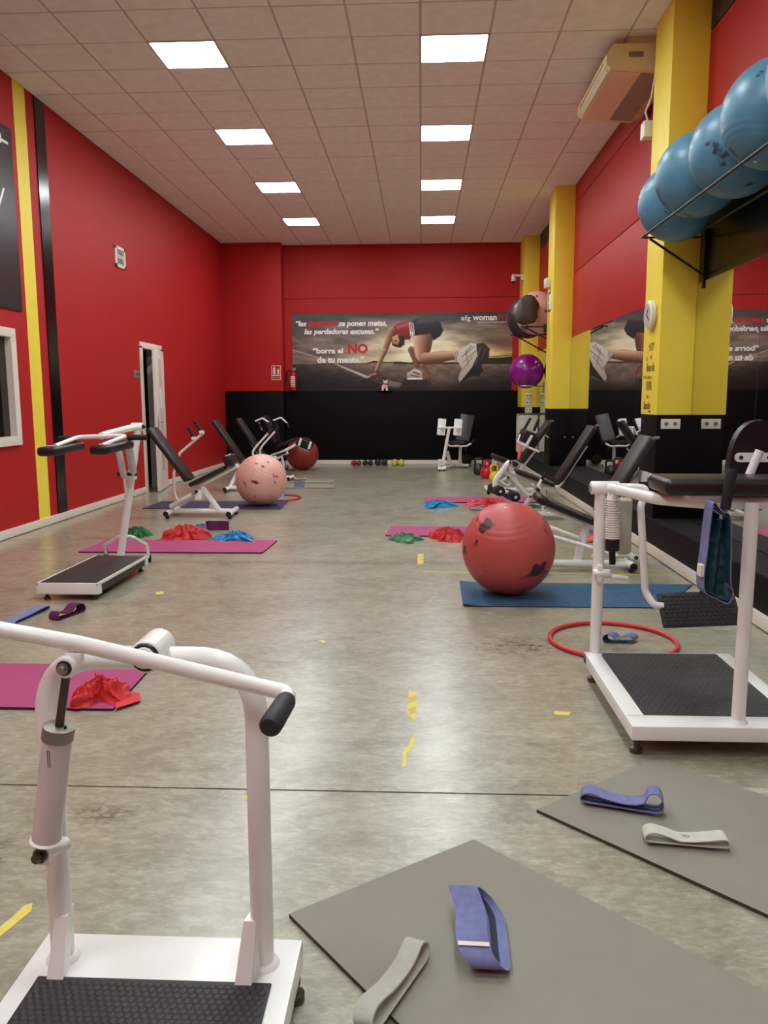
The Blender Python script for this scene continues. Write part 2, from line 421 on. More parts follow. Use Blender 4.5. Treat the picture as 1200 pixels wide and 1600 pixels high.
leafbox(.33, .50, 1.26, 1.56, .006, 'notice', 'paper', 'white paper notice')
leafbox(.70, .745, .93, 1.13, .008, 'handle_plate', 'steel')
q0 = fm @ Vector((.72, .004 if sg > 0 else -.044, 1.05)); q1 = fm @ Vector((.72, .05*sg if sg > 0 else -.09, 1.05)); q2 = fm @ Vector((.58, .05 if sg > 0 else -.09, 1.05))
M().tube([q0, q1, q2], .009, .01, 8).done('lever_handle', 'steel', slab)
for z in (.25, 1.05, 1.95):
    M().cyl((XL+.03, D1-.025, z), (XL+.03, D1-.025, z+.09), .009, 8).done('hinge', 'gunm', dr)
# window
wn = struct(thing('window_1', (XL, 7.1, 1), '', '')); del wn['category']; wn['label'] = 'white framed dark interior window in the red wall'
b = M()
b.box((XL-.06, W0-.05, WZ0-.06), (XL+.03, W1+.08, WZ0+.03), .004); b.box((XL-.06, W0-.05, WZ1-.02), (XL+.03, W1+.08, WZ1+.07), .004)
b.box((XL-.06, W0-.05, WZ0+.03), (XL+.03, W0+.04, WZ1-.02)); b.box((XL-.06, W1-.02, WZ0+.03), (XL+.03, W1+.08, WZ1-.02))
b.done('window_frame', 'trim', wn)
M().box((XL-.045, W0, WZ0), (XL-.038, W1, WZ1)).done('pane', 'pane', wn)
M().box((XL-.3, W1-.28, WZ0+.04), (XL-.28, W1-.1, WZ1)).done('blind', 'drape', wn)

# back wall
wb = struct(thing('wall_back', (-1, YB, 0), '', '')); del wb['category']; wb['label'] = 'red back wall with a black lower part'
M().box((XL-.2, YB+.03, 0), (XW+.3, YB+.2, HC+.1)).done('backing', 'void', wb)
M().box((XL-.2, YB, 3.495), (XW+.2, YB+.05, HC)).done('wall_panel', 'red', wb)
M().box((XL-.2, YB, 1.57), (XW+.2, YB+.05, 3.485)).done('wall_panel', 'red', wb)
M().box((XL-.2, YB-.012, 0), (XW+.2, YB+.05, 1.57), .003).done('wainscot', 'wains', wb, 'black lower wall panel')
M().box((XL, YB-.33, 1.57), (-2.89, YB, HC), .006).done('corner_column', 'red', wb, 'red boxed column in the left corner')
M().box((XL, YB-.335, 0), (-2.89, YB, 1.565), .004).done('corner_wainscot', 'wains', wb)
b = M(); b.box((-2.88, YB-.03, .005), (XE, YB-.012, .1), .003); b.box((XL, YB-.355, .005), (-2.87, YB-.335, .1), .003); b.box((-2.89, YB-.355, .005), (-2.87, YB-.03, .1), .003)
struct(b.done('baseboard_back', 'trim'), 'white baseboard along the black back wall')
# wall behind the camera
struct(M().box((XL-.2, YF-.2, 0), (XW+.2, YF, HC)).done('wall_front', 'red'), 'red wall behind the viewpoint')

# right wall
wr = struct(thing('wall_right', (XW, 7, 0), '', '')); del wr['category']; wr['label'] = 'right wall, red panels over tall mirrors'
M().box((XW+.03, YF, -.1), (XW+.2, YB+.2, HC+.1)).done('backing', 'void', wr)
MZ = 2.325
def wpanel(y0, y1, z0, z1, m, lab=None): return M().box((XW, y0, z0), (XW+.05, y1, z1), .004).done('wall_panel', m, wr, lab)
for y0, y1 in ((7.0, 12.69), (12.69, YB)):
    wpanel(y0, y1, MZ, 3.275, 'red'); wpanel(y0, y1, 3.287, 4.30, 'red'); wpanel(y0, y1, 4.312, HC, 'red' if y0 < 8 else 'darkstrip')
wpanel(YF, 7.0, MZ, 3.275, 'dark', 'glossy black panel below the ball shelf'); wpanel(YF, 7.0, 3.287, 4.30, 'red'); wpanel(YF, 7.0, 4.312, HC, 'darkstrip', 'dark strip under the ceiling')
seams = [-3.2, -1.6, -.4, .82, 2.03, 3.25, 4.46, 5.68, 6.995, 8.21, 8.80, 10.12, 11.42, 12.685, 13.9, 15.1, 16.3, 17.0]
for a, c in zip(seams, seams[1:]):
    M().box((XW-.006, a+.003, .325), (XW+.02, c-.003, MZ-.004)).done('mirror_panel', 'mirror', wr)
M().box((XW-.002, YF, .322), (XW+.015, YB, MZ)).done('mirror_backing', 'seam', wr)
# ledge
lg = struct(thing('trim_1', (XE, 7, 0), '', '')); del lg['category']; lg['label'] = 'low black ledge running along under the mirrors'
M().box((XE, YF, 0), (XW+.05, YB, .3), .004).done('ledge_body', 'wains', lg)
yy = YF
while yy < YB-.05:
    M().box((XE-.006, yy+.002, .3), (XW-.007, min(yy+1.0, YB)-.002, .322), .003, seg=1).done('rubber_tile', 'rubtop', lg); yy += 1.0
struct(M().box((XE-.018, YF, .008), (XE, YB, .095), .003).done('baseboard_right', 'trim'), 'white baseboard on the front of the low ledge')
# pillars
PIL = [(7.0, 7.5, 'nearest'), (12.69, 13.26, 'middle'), (16.32, YB, 'farthest')]
pill = []
for y0, y1, w in PIL:
    p = struct(thing('pillar', ((XE+XW)/2, (y0+y1)/2, 0), '', '')); del p['category']; p['label'] = 'yellow square pillar with a black foot, %s on the right wall' % w
    M().box((XE, y0, 1.225), (XW+.02, y1, HC), .006).done('yellow_shaft', 'yellow', p)
    M().box((XE+.004, y0+.004, .322), (XW+.02, y1-.004, 1.225), .004).done('black_foot', 'wains', p); pill.append(p)
M().lathe((2.26, 12.69, .78), (2.26, 12.66, .78), [(0, .008), (.6, .008), (.7, .016), (1, .014)], 10).done('knob', 'steel', pill[1])

# ceiling: 0.6 m tiles in an exposed grid, lamps in eight bays
TX, TY, LX, LY = .618, .583, -.02, 7.585
ce = struct(thing('ceiling', (0, 7, HC), '', '')); del ce['category']; ce['label'] = 'suspended tiled ceiling'
lampcells = {(i, 4*k) for i in (0, -4) for k in range(-4, 4)}
def cell(i, j):
    x0, x1 = LX+i*TX, LX+(i+1)*TX; y0, y1 = LY+j*TY, LY+(j+1)*TY
    return max(x0, XL), min(x1, XW), y0, min(y1, YB)
tmesh = None
ni = range(-7, 4); jn = range(-6, 17)
tee = M()
for i in ni:
    for j in jn:
        if (i, j) in lampcells: continue
        x0, x1, y0, y1 = cell(i, j)
        if x1-x0 < .04 or y1-y0 < .04: continue
        dz = random.uniform(-.0015, .0015)
        M().box((x0+.009, y0+.009, HC-.001+dz), (x1-.009, y1-.009, HC+.02), .004, seg=1).done('ceiling_tile', 'tile', ce)
for i in list(ni)+[4]:
    x = min(max(LX+i*TX, XL+.01), XW-.01); tee.box((x-.011, LY-6*TY, HC+.003), (x+.011, YB, HC+.03))
for j in list(jn)+[17]:
    y = min(LY+j*TY, YB-.01); tee.box((XL, y-.011, HC+.004), (XW, y+.011, HC+.031))
tee.done('ceiling_grid', 'tee', ce)
nb = M(); yb = LY-6*TY
xs = [XL, LX-4*TX, LX-3*TX, LX, LX+TX, XW]
for k in (0, 2, 4): nb.box((xs[k], YF, HC), (xs[k+1], yb, HC+.03))
lj = sorted({j for _, j in lampcells if j < -6}, reverse=True)
for k in (1, 3):
    top = yb
    for j in lj:
        y0, y1 = LY+j*TY, LY+(j+1)*TY; nb.box((xs[k], y1, HC), (xs[k+1], top, HC+.03)); top = y0
    nb.box((xs[k], YF, HC), (xs[k+1], top, HC+.03))
nb.done('plain_ceiling_field', 'tile', ce)
M().box((XL-.2, YF-.2, HC+.09), (XW+.2, YB+.2, HC+.15)).done('roof_slab', 'void', ce)
def lamp(i, k, label):
    x0, x1, y0, y1 = cell(i, 4*k)
    t = thing('ceiling_light', ((x0+x1)/2, (y0+y1)/2, HC), label, 'ceiling light', 'square LED panels in the ceiling')
    e = .016
    f = M()
    for lo, hi in (((x0, y0), (x1, y0+e)), ((x0, y1-e), (x1, y1)), ((x0, y0), (x0+e, y1)), ((x1-e, y0), (x1, y1))):
        f.box((*lo, HC-.006), (*hi, HC+.03), .003, seg=1)
    f.done('lamp_frame', 'frame', t)
    M().box((x0+e, y0+e, HC-.001), (x1-e, y1-e, HC+.01)).done('diffuser', 'led', t)
for i, row in ((0, 'right'), (-4, 'left')):
    for k in range(-4, 4):
        if k >= 0:
            lb = 'square white LED ceiling panel, %s of the four in the %s row' % (('nearest and largest', 'second nearest', 'third nearest', 'farthest and smallest')[k], row)
        else:
            lb = 'LED ceiling panel overhead in the %s row, %s before its visible four' % (row, {-1: 'one place', -2: 'two places', -3: 'three places', -4: 'four places'}[k])
        lamp(i, k, lb)
# ================================================================ WALL GRAPHICS
def vnoise(shape, sx, sy, seed, octv=5):
    rng = np.random.default_rng(seed); h, w = shape; out = np.zeros(shape); amp = 1; tot = 0
    for o in range(octv):
        nx, ny = max(2, int(w/sx*2**o))+2, max(2, int(h/sy*2**o))+2
        g = rng.random((ny, nx)); yy = np.linspace(0, ny-1.001, h); xx = np.linspace(0, nx-1.001, w)
        yi, xi = yy.astype(int), xx.astype(int); fy, fx = (yy-yi)[:, None], (xx-xi)[None]
        fy = fy*fy*(3-2*fy); fx = fx*fx*(3-2*fx)
        v = (g[yi][:, xi]*(1-fx)+g[yi][:, xi+1]*fx)*(1-fy)+(g[yi+1][:, xi]*(1-fx)+g[yi+1][:, xi+1]*fx)*fy
        out += v*amp; tot += amp; amp *= .55
    return out/tot
MW, MH = 344, 123        # print units
def paint_mural():
    K = 1.5; w, h = int(MW*K), int(MH*K)
    X, Y = np.meshgrid((np.arange(w)+.5)/K, (np.arange(h)+.5)/K)   # origin at the top left
    c3 = lambda *a: np.array(a, float)
    hz = 79.0
    # sky
    t = np.clip(Y/hz, 0, 1)[..., None]
    img = c3(74, 66, 70)*(1-t) + c3(150, 132, 112)*t
    g = np.exp(-(((X-212)/92)**2 + ((Y-58)/36)**2))[..., None]
    img = img*(1-g*.95) + c3(240, 224, 184)*g*.95
    g2 = np.exp(-(((X-300)/60)**2 + ((Y-66)/13)**2))[..., None]; img = img*(1-g2*.85)+c3(238, 204, 132)*g2*.85
    n = vnoise((h, w), 150, 40, 3)[..., None]; n2 = vnoise((h, w), 60, 16, 5)[..., None]
    cloud = np.clip((n-.42)*3.2, 0, 1)*(1-.75*np.exp(-(((X-195)/80)**2+((Y-66)/26)**2))[..., None])
    img = img*(1-cloud*.6) + c3(60, 52, 58)*cloud*.6
    img *= (.62+.78*n2)
    tp = np.clip(1-Y/16, 0, 1)[..., None]*np.clip((X-40)/200, .25, 1)[..., None]; img = img*(1-.75*tp)+c3(58, 52, 58)*.75*tp
    wm = np.clip((X-292)/40, 0, 1)[..., None]*np.exp(-((Y-46)/15)**2)[..., None]; img = img*(1-.5*wm)+c3(112, 70, 62)*.5*wm
    # ground
    gt = np.clip((Y-hz)/(MH-hz), 0, 1)[..., None]
    gr = c3(116, 102, 92)*(1-gt)**1.6 + c3(30, 26, 27)*(1-(1-gt)**1.6)
    sp = np.exp(-(((X-225)/70)**2+((Y-100)/16)**2))[..., None]; gr = gr*(1-.6*sp)+c3(122, 102, 88)*.6*sp
    le = np.clip(1-X/120, 0, 1)[..., None]; gr = gr*(1-.45*le)
    gr *= (.72+.55*vnoise((h, w), 14, 6, 9)[..., None])
    m = (Y > hz)[..., None]; img = np.where(m, gr, img)
    def seg(x0, y0, x1, y1, r0, r1, col, soft=.8, a=1.0):
        nonlocal img
        dx, dy = x1-x0, y1-y0; k = np.clip(((X-x0)*dx+(Y-y0)*dy)/(dx*dx+dy*dy), 0, 1)
        d = np.hypot(X-x0-k*dx, Y-y0-k*dy)-(r0+(r1-r0)*k); mm = (np.clip(.5-d/soft, 0, 1)*a)[..., None]
        img = img*(1-mm)+c3(*col)*mm
    def limb(x0, y0, x1, y1, r0, r1, lo, hi, light=(-.5, -.6), a=1.0):
        """tapered limb shaded like a round form, as printed in the poster"""
        nonlocal img
        dx, dy = x1-x0, y1-y0; L2 = dx*dx+dy*dy; k = np.clip(((X-x0)*dx+(Y-y0)*dy)/L2, 0, 1)
        R_ = r0+(r1-r0)*k; ox, oy = X-x0-k*dx, Y-y0-k*dy; d = np.hypot(ox, oy)
        sh = np.clip(.45+.62*(ox*light[0]+oy*light[1])/np.maximum(R_, .1), 0, 1)[..., None]
        mm = (np.clip(.5-(d-R_)/.9, 0, 1)*a)[..., None]
        img = img*(1-mm)+(c3(*lo)*(1-sh)+c3(*hi)*sh)*mm
    def pol(pts, lo, hi=None, gx=(0, 1), soft=.9, a=1.0):
        nonlocal img
        P = np.array(pts, float); ins = np.zeros(X.shape, bool); dm = np.full(X.shape, 1e9)
        for (xa, ya), (xb, yb_) in zip(P, np.roll(P, -1, 0)):
            c = (ya > Y) != (yb_ > Y)
            with np.errstate(divide='ignore', invalid='ignore'): ins ^= c & (X < (xb-xa)*(Y-ya)/(yb_-ya+1e-12)+xa)
            k = np.clip(((X-xa)*(xb-xa)+(Y-ya)*(yb_-ya))/((xb-xa)**2+(yb_-ya)**2+1e-9), 0, 1)
            dm = np.minimum(dm, np.hypot(X-xa-k*(xb-xa), Y-ya-k*(yb_-ya)))
        d = np.where(ins, -dm, dm); mm = (np.clip(.5-d/soft, 0, 1)*a)[..., None]
        if hi is None: col = c3(*lo)
        else:
            q = (X*gx[0]+Y*gx[1]); qm, qM = (P@np.array(gx)).min(), (P@np.array(gx)).max(); s_ = np.clip((q-qm)/(qM-qm), 0, 1)[..., None]; col = c3(*lo)*(1-s_)+c3(*hi)*s_
        img = img*(1-mm)+col*mm
    # far hills, rail, lane lines
    pol([(115, 79), (128, 75), (150, 77), (170, 76.5), (190, 79)], (52, 44, 40)); pol([(184, 79), (200, 75), (216, 77), (236, 79)], (60, 50, 44))
    pol([(266, 80), (290, 72), (330, 71), (344, 69), (344, 80)], (50, 42, 38)); seg(262, 74, 344, 67, .5, .5, (40, 34, 32)); seg(160, 79.5, 344, 79.5, 1.0, 1.6, (46, 40, 38))
    pol([(0, 36), (64, 77.5), (72, 79), (0, 42)], (120, 108, 104), a=.7); seg(0, 57, 70, 78.6, .7, .5, (168, 158, 152)); seg(0, 67, 62, 78.5, .5, .4, (140, 130, 126)); seg(46, 79.5, 122, 79.5, .6, .6, (60, 52, 50))
    pol([(66, 80), (70, 80), (124, 101), (116, 103)], (176, 168, 158), a=.85); pol([(122, 106), (134, 102), (176, 112), (168, 118), (150, 116)], (170, 162, 154), a=.42)
    # shadows on the track
    pol([(90, 122), (118, 104), (146, 101), (150, 106), (128, 122)], (20, 17, 18), a=.55, soft=6); pol([(176, 104), (218, 104), (206, 122), (166, 122)], (22, 18, 18), a=.6, soft=6); pol([(250, 116), (300, 104), (318, 122), (250, 122)], (22, 18, 18), a=.5, soft=8)
    # runner
    sk0, sk1 = (66, 40, 30), (212, 168, 136)
    limb(187, 58, 196, 84, 5.5, 3.2, sk0, (150, 110, 88)); pol([(180, 95), (192, 88), (203, 92), (205, 102), (196, 105), (180, 105)], (196, 184, 176), (120, 108, 104)); seg(182, 104, 204, 104, 1.2, 1.2, (230, 222, 214)); seg(190, 93, 200, 97, 1.2, 1.2, (90, 70, 70)); seg(186, 98, 199, 101, .8, .8, (88, 60, 60))
    limb(206, 84, 214, 97, 3.6, 3.0, sk0, (150, 104, 80)); seg(212, 97, 207, 105, 1.1, .8, (120, 84, 64)); seg(214, 98, 219, 105, 1.2, .8, (104, 70, 54)); seg(213, 98, 213, 106, 1.0, .7, (112, 78, 60))
    pol([(157, 24), (166, 16), (185, 12), (190, 27), (185, 42), (174, 42), (161, 40), (155, 32)], (150, 50, 58), (92, 26, 36))
    pol([(163, 20), (185, 14), (186, 19), (164, 26)], (186, 96, 100), a=.5)
    limb(157, 28, 145, 60, 5.6, 4.0, sk0, (190, 140, 112)); limb(145, 60, 131, 93, 4.0, 2.4, sk0, (206, 160, 130)); pol([(118, 99), (130, 91), (136, 92), (144, 100), (134, 100), (126, 99)], (88, 58, 46), (60, 40, 34)); seg(121, 98, 132, 95, 1.2, 1.6, (150, 108, 86)); seg(133, 94, 142, 99, 1.6, 1.0, (80, 54, 44))
    limb(166, 44, 166.5, 44, 10, 10, (44, 26, 22), (110, 76, 58)); pol([(157, 38), (165, 34), (170, 40), (166, 50), (158, 48)], (196, 150, 118), (132, 90, 70)); pol([(166, 35), (177, 38), (176, 50), (170, 54), (164, 53), (169, 45)], (46, 30, 24)); seg(161, 44, 164, 44, .7, .7, (60, 36, 30)); seg(158, 50, 170, 54, 1.0, 1.0, (40, 26, 22))
    pol([(185, 30), (192, 40), (190, 55), (193, 70), (202, 80), (210, 75), (217, 60), (220, 46), (219, 33)], (214, 172, 142), (74, 46, 36), gx=(.9, .25))
    limb(203, 44, 203, 66, 13, 9, (92, 56, 42), (212, 166, 134), light=(-.9, -.2), a=.75)
    pol([(205, 72), (216, 62), (236, 59), (256, 62), (257, 73), (236, 78), (215, 82), (200, 80)], (206, 160, 128), (78, 48, 38))
    limb(210, 72, 254, 68, 9.5, 6, (70, 42, 34), (206, 160, 130), light=(-.1, -.95), a=.8)
    pol([(186, 15), (197, 8), (216, 7.5), (231, 14), (237, 28), (232, 37), (221, 44), (217, 33), (191, 36)], (58, 54, 56), (22, 20, 22))
    pol([(197, 9), (216, 8), (229, 14), (210, 16), (194, 17)], (104, 98, 98), a=.4, soft=4)
    for i in range(3): seg(184+i*2.8, 15+.4*i, 186+i*2.8, 36-1.2*i, .55, .55, (240, 236, 232))
    pol([(252, 62), (268, 57), (270, 76), (256, 77)], (190, 180, 168), (140, 128, 118)); 
    for i in range(4): seg(255+i*3.4, 62-i*1.3, 257+i*3.4, 76, .35, .35, (110, 100, 92))
    pol([(262, 58), (280, 48), (294, 50), (290, 66), (284, 84), (263, 110), (260, 104), (266, 88), (258, 74)], (206, 196, 184), (150, 138, 128))
    for (a, b_, c_, d_) in ((266, 70, 284, 54), (268, 78, 288, 60), (266, 92, 282, 70), (272, 60, 276, 84), (280, 52, 270, 66)): seg(a, b_, c_, d_, .9, .9, (112, 100, 94), a=.7)
    pol([(288, 50), (300, 48), (309, 57), (308, 70), (300, 80), (296, 82), (299, 92), (292, 101), (283, 100), (263, 111), (282, 86), (290, 68)], (62, 56, 54), (28, 24, 25))
    seg(294, 56, 288, 82, 1.0, .8, (120, 112, 106), a=.6); seg(302, 58, 296, 74, .8, .8, (96, 90, 86), a=.6)
    vg = (.86+.14*np.clip(1-((X-190)/220)**2, 0, 1))[..., None]
    img = np.clip(img*vg, 0, 255)/255
    img = 1-(1-img)**1.6
    img = np.clip((img-.10)*1.16, 0, 1); img = img*(.55+.45*img)**.35
    return np.clip(img*255, 0, 255), w, h
mu = thing('wall_mural', (-.42, YB-.006, 1.575), 'wide printed mural of a sprinter crouched on a track', 'mural')
img, mw_, mh_ = paint_mural()
MX0, MX1, MZ0, MZ1 = -2.735, 1.9, 1.575, 3.185
bm_v = [(MX0+(MX1-MX0)*i/mw_, 0, MZ1-(MZ1-MZ0)*j/mh_) for j in range(mh_+1) for i in range(mw_+1)]
faces = [(j*(mw_+1)+i, (j+1)*(mw_+1)+i, (j+1)*(mw_+1)+i+1, j*(mw_+1)+i+1) for j in range(mh_) for i in range(mw_)]
me = bpy.data.meshes.new('printed_picture'); me.from_pydata([(x+.42, -.004, z-1.575) for x, y, z in bm_v], [], faces)
ca = me.color_attributes.new('print', 'FLOAT_COLOR', 'CORNER')
a = img.reshape(-1, 3)/255; a = np.where(a <= .04045, a/12.92, ((a+.055)/1.055)**2.4); a = np.concatenate([a, np.ones((len(a), 1))], 1)
ca.data.foreach_set('color', np.repeat(a, 4, 0).astype(np.float32).ravel())
pm = bpy.data.materials.new('mural print'); pm.use_nodes = True; pn = pm.node_tree.nodes
at = pn.new('ShaderNodeVertexColor'); at.layer_name = 'print'; pm.node_tree.links.new(at.outputs['Color'], pn['Principled BSDF'].inputs['Base Color']); pn['Principled BSDF'].inputs['Roughness'].default_value = .45
me.materials.append(pm); pic = bpy.data.objects.new('printed_picture', me); COL.objects.link(pic); pic.parent = mu; WORLD[pic.name] = WORLD[mu.name]
M().box((MX0, YB-.008, MZ0), (MX1, YB+.01, MZ1), .002).done('mural_board', 'wains', mu)
UX = (MX1-MX0)/MW; UZ = (MZ1-MZ0)/MH
def mtext(body, x0, x1, ybase, ytop, m, shear=0, bold=0.0, lab=None):
    text(body, (x1-x0)*UX, (ybase-ytop)*UZ, (MX0+x0*UX, YB-.0125, MZ1-ybase*UZ), (1, 0, 0), (0, 0, 1), m, 'lettering', mu, .001, shear, bold, lab)
mtext('“las', 6, 23, 20, 11, 'printwhite', .22, .04); mtext('guerreras', 25, 71, 23, 12.5, 'printred', .22, .035, 'red lettering'); mtext('se ponen metas,', 73, 149, 23, 12, 'printwhite', .22, .04)
mtext('las perdedoras excusas.”', 19, 136, 35.5, 24, 'printwhite', .22, .04)
mtext('“borra el', 32, 80, 63.5, 54, 'printwhite', 0, .045); mtext('NO', 87.5, 119, 63.5, 48, 'printred', 0, .05, 'large red lettering'); mtext('de tu mente.”', 39, 113, 78.5, 68, 'printwhite', 0, .045)
mtext('afg', 264, 279, 15, 5, 'printwhite', 0, .008); mtext('woman', 282, 319, 13, 6.2, 'printwhite', 0, .035); mtext('FIT', 320, 338, 13, 4.5, 'printred', 0, .005, 'red lettering')
mtext('CENTRO DE ENTRENAMIENTO', 289, 337, 17, 14.8, 'printwhite', 0, 0)
# left poster
ps = thing('wall_poster', (XL, 6.9, 3.1), 'tall charcoal poster high on the red left wall, cut by the frame', 'poster')
M().box((XL+.001, 5.4, 2.28), (XL+.02, 8.2, 4.06), .004).done('poster_board', 'poster', ps)
def ptext(body, y0, y1, z0, z1, m, **k): text(body, y1-y0, z1-z0, (XL+.021, y0, z0), (0, 1, 0), (0, 0, 1), m, 'lettering', ps, .001, **k)
ptext('woman', 7.4, 7.985, 3.86, 3.97, 'printwhite', bold=.03); ptext('FIT', 8.0, 8.115, 3.935, 4.015, 'printdk', label='faded lettering')
M().box((XL+.02, 7.3, 3.885), (XL+.0225, 8.115, 3.91)).done('underline', 'printwhite', ps)
ptext('y', 7.78, 7.99, 3.14, 3.44, 'printwhite', shear=.3)

# ================================================================ SMALL WALL THINGS
# vent
vt = thing('wall_vent', (XL, 11.03, 3.31), 'small white slatted vent high on the red left wall', 'vent')
b = M()
for lo, hi in (((10.85, 3.17), (11.21, 3.215)), ((10.85, 3.405), (11.21, 3.45)), ((10.85, 3.17), (10.905, 3.45)), ((11.155, 3.17), (11.21, 3.45))): b.box((XL, *lo), (XL+.02, *hi), .003, seg=1)
b.done('vent_frame', 'trim', vt); M().box((XL+.001, 10.87, 3.19), (XL+.004, 11.19, 3.44)).done('dark_backing', 'black', vt)
for k in range(8):
    z = 3.225+k*.0235; M().box((XL+.004, 10.9, z), (XL+.010, 11.16, z+(.016 if k in (3, 4) else .006))).done('slat', 'plastic', vt)
ds = thing('door_sign', (XL, 11.48, 1.76), 'small grey name plate on the red wall beside the white door', 'sign')
M().box((XL, 11.36, 1.70), (XL+.008, 11.60, 1.81), .002).done('plate', 'sign', ds); M().box((XL+.008, 11.45, 1.745), (XL+.0095, 11.58, 1.765)).done('print_line', 'ink', ds)
# fire sign
fs = thing('fire_sign', (-3.07, YB-.33, 1.95), 'red and pale fire extinguisher sign on the red corner column', 'sign')
yy = YB-.33
M().box((-3.135, yy-.006, 1.80), (-2.935, yy, 2.10), .002).done('sign_plate', 'signpale', fs)
M().box((-3.12, yy-.008, 1.905), (-2.95, yy-.005, 2.085)).done('red_field', 'firesign', fs); M().box((-3.12, yy-.008, 1.815), (-2.95, yy-.005, 1.88)).done('red_field', 'firesign', fs)
M().box((-3.10, yy-.0095, 1.915), (-3.045, yy-.0075, 2.04), .008).box((-3.085, yy-.0095, 2.04), (-3.055, yy-.0075, 2.07)).done('extinguisher_symbol', 'signpale', fs)
M().poly([(-3.02, yy-.0078, 1.915), (-2.965, yy-.0078, 1.915), (-2.975, yy-.0078, 1.96), (-2.962, yy-.0078, 2.0), (-2.992, yy-.0078, 2.045), (-3.018, yy-.0078, 1.985), (-3.008, yy-.0078, 1.95)], (0, -.0015, 0)).done('flame_symbol', 'signpale', fs)
text('EXTINTOR', .14, .03, (-3.105, yy-.0085, 1.832), (1, 0, 0), (0, 0, 1), 'signpale', 'lettering', fs, .001)
# extinguisher
fx = thing('fire_extinguisher', (-2.73, YB-.12, 1.58), 'red fire extinguisher with black hose hung beside the mural', 'extinguisher')
cx, cy = -2.715, YB-.10
M().lathe((cx, cy, 1.58), (cx, cy, 2.0), [(0, .06), (.02, .068), (.8, .068), (.9, .05), (.96, .022), (1, .022)], 16).done('cylinder', 'fire', fx)
M().box((cx-.03, cy-.02, 2.0), (cx+.05, cy+.02, 2.03), .004).box((cx-.02, cy-.012, 2.04), (cx+.06, cy+.012, 2.055), .003).done('valve_handle', 'steel', fx)
M().tube([(cx-.02, cy-.01, 2.02), (cx-.13, cy-.02, 1.98), (cx-.15, cy-.02, 1.82), (cx-.11, cy-.03, 1.66), (cx-.09, cy-.03, 1.6)], .011, .08, 8).done('hose', 'black', fx)
M().box((cx-.045, cy-.0705, 1.66), (cx+.045, cy-.055, 1.88), .006).done('label_band', 'signpale', fx)
for k in range(5): M().box((cx-.036, cy-.0715, 1.68+k*.04), (cx+.036, cy-.0700, 1.692+k*.04)).done('print_line', 'firesign', fx)
M().box((cx-.02, cy+.06, 1.8), (cx+.02, YB, 1.86)).done('wall_hook', 'gunm', fx)
# toy
ty = thing('toy_animal', (-.83, YB-.06, 1.57), 'small pink and white toy animal standing against the mural', 'toy')
tx, tyy = -.775, YB-.05
M().box((-.93, YB-.095, 1.561), (-.62, YB-.012, 1.570), .002).done('perch', 'wains', ty)
M().sphere((tx, tyy, 1.66), .06, (1.15, .6, .85)).done('body', 'toypink', ty); M().sphere((tx+.015, tyy-.015, 1.745), .042, (1, .8, .9)).done('head', 'toywhite', ty)
for s in (-1, 1):
    M().lathe((tx+.015+s*.03, tyy-.01, 1.765), (tx+.015+s*.045, tyy-.01, 1.81), [(0, .016), (.6, .012), (1, .002)], 8).done('ear', 'toypink', ty)
    M().cyl((tx+s*.045, tyy-.015, 1.5705), (tx+s*.04, tyy-.01, 1.64), .022, 10, .005).done('leg', 'toywhite', ty)
M().sphere((tx+.015, tyy-.05, 1.738), .014, (1.2, .6, 1)).done('snout', 'toypink', ty)
# camera on the far pillar
sc = thing('security_camera', (1.97, 16.6, 3.78), 'white dome security camera on a bracket on the far yellow pillar', 'camera')
M().box((1.985, 16.42, 3.74), (XE, 16.53, 3.85), .006).done('wall_plate', 'plastic', sc)
M().tube([(1.99, 16.49, 3.83), (1.90, 16.49, 3.84), (1.81, 16.49, 3.84)], .022, .02, 10).done('bracket', 'plastic', sc)
M().lathe((1.84, 16.49, 3.845), (1.84, 16.49, 3.73), [(0, .035), (.2, .045), (1, .045)], 14).done('housing', 'plastic', sc); M().sphere((1.84, 16.49, 3.722), .04, u=14, v=10).done('dome', 'black', sc)
# pillar 1: clock, decal, sockets
ck = thing('wall_clock', (XE, 7.28, 2.09), 'round cream wall clock on the nearest yellow pillar', 'clock')
M().lathe((XE, 7.22, 2.09), (XE-.055, 7.22, 2.09), [(0, .11), (.3, .128), (.8, .125), (1, .108)], 28).done('case', 'plastic', ck); dl_ = M().cyl((XE-.05, 7.22, 2.09), (XE-.057, 7.22, 2.09), .1, 24).done('dial', 'glassled', ck)
for a_, l_ in ((.6, .06), (2.2, .085)):
    M().box((XE-.061, -.004, -.01), (XE-.058, .004, l_), 0, Matrix.Translation((0, 7.22, 2.09)) @ Matrix.Rotation(a_, 4, 'X')).done('hand', 'ink', dl_)
dc = thing('wall_decal', (XE, 7.25, 1.6), 'dark lettered wall decal on the nearest yellow pillar below the clock', 'decal')
def dtext(body, y0, y1, z0, z1, **k): text(body, y0-y1, z1-z0, (XE-.0005, y0, z0), (0, -1, 0), (0, 0, 1), 'inkbrown', 'lettering', dc, .001, **k)
dtext('HOY', 7.31, 7.15, 1.785, 1.855, bold=.01); dtext('es', 7.38, 7.34, 1.70, 1.735); dtext('un', 7.26, 7.21, 1.71, 1.745); dtext('Buen día', 7.37, 7.12, 1.605, 1.68, shear=.3, bold=.01)
dtext('para', 7.44, 7.37, 1.535, 1.57); dtext('volver a', 7.34, 7.18, 1.535, 1.575); dtext('VIVIR', 7.36, 7.18, 1.435, 1.52, bold=.01); dtext('tu', 7.32, 7.27, 1.37, 1.40); dtext('Ilusión', 7.41, 7.2, 1.27, 1.34, shear=.3, bold=.012); M().box((XE-.002, 7.19, 1.245), (XE, 7.25, 1.258)).done('flourish', 'inkbrown', dc)
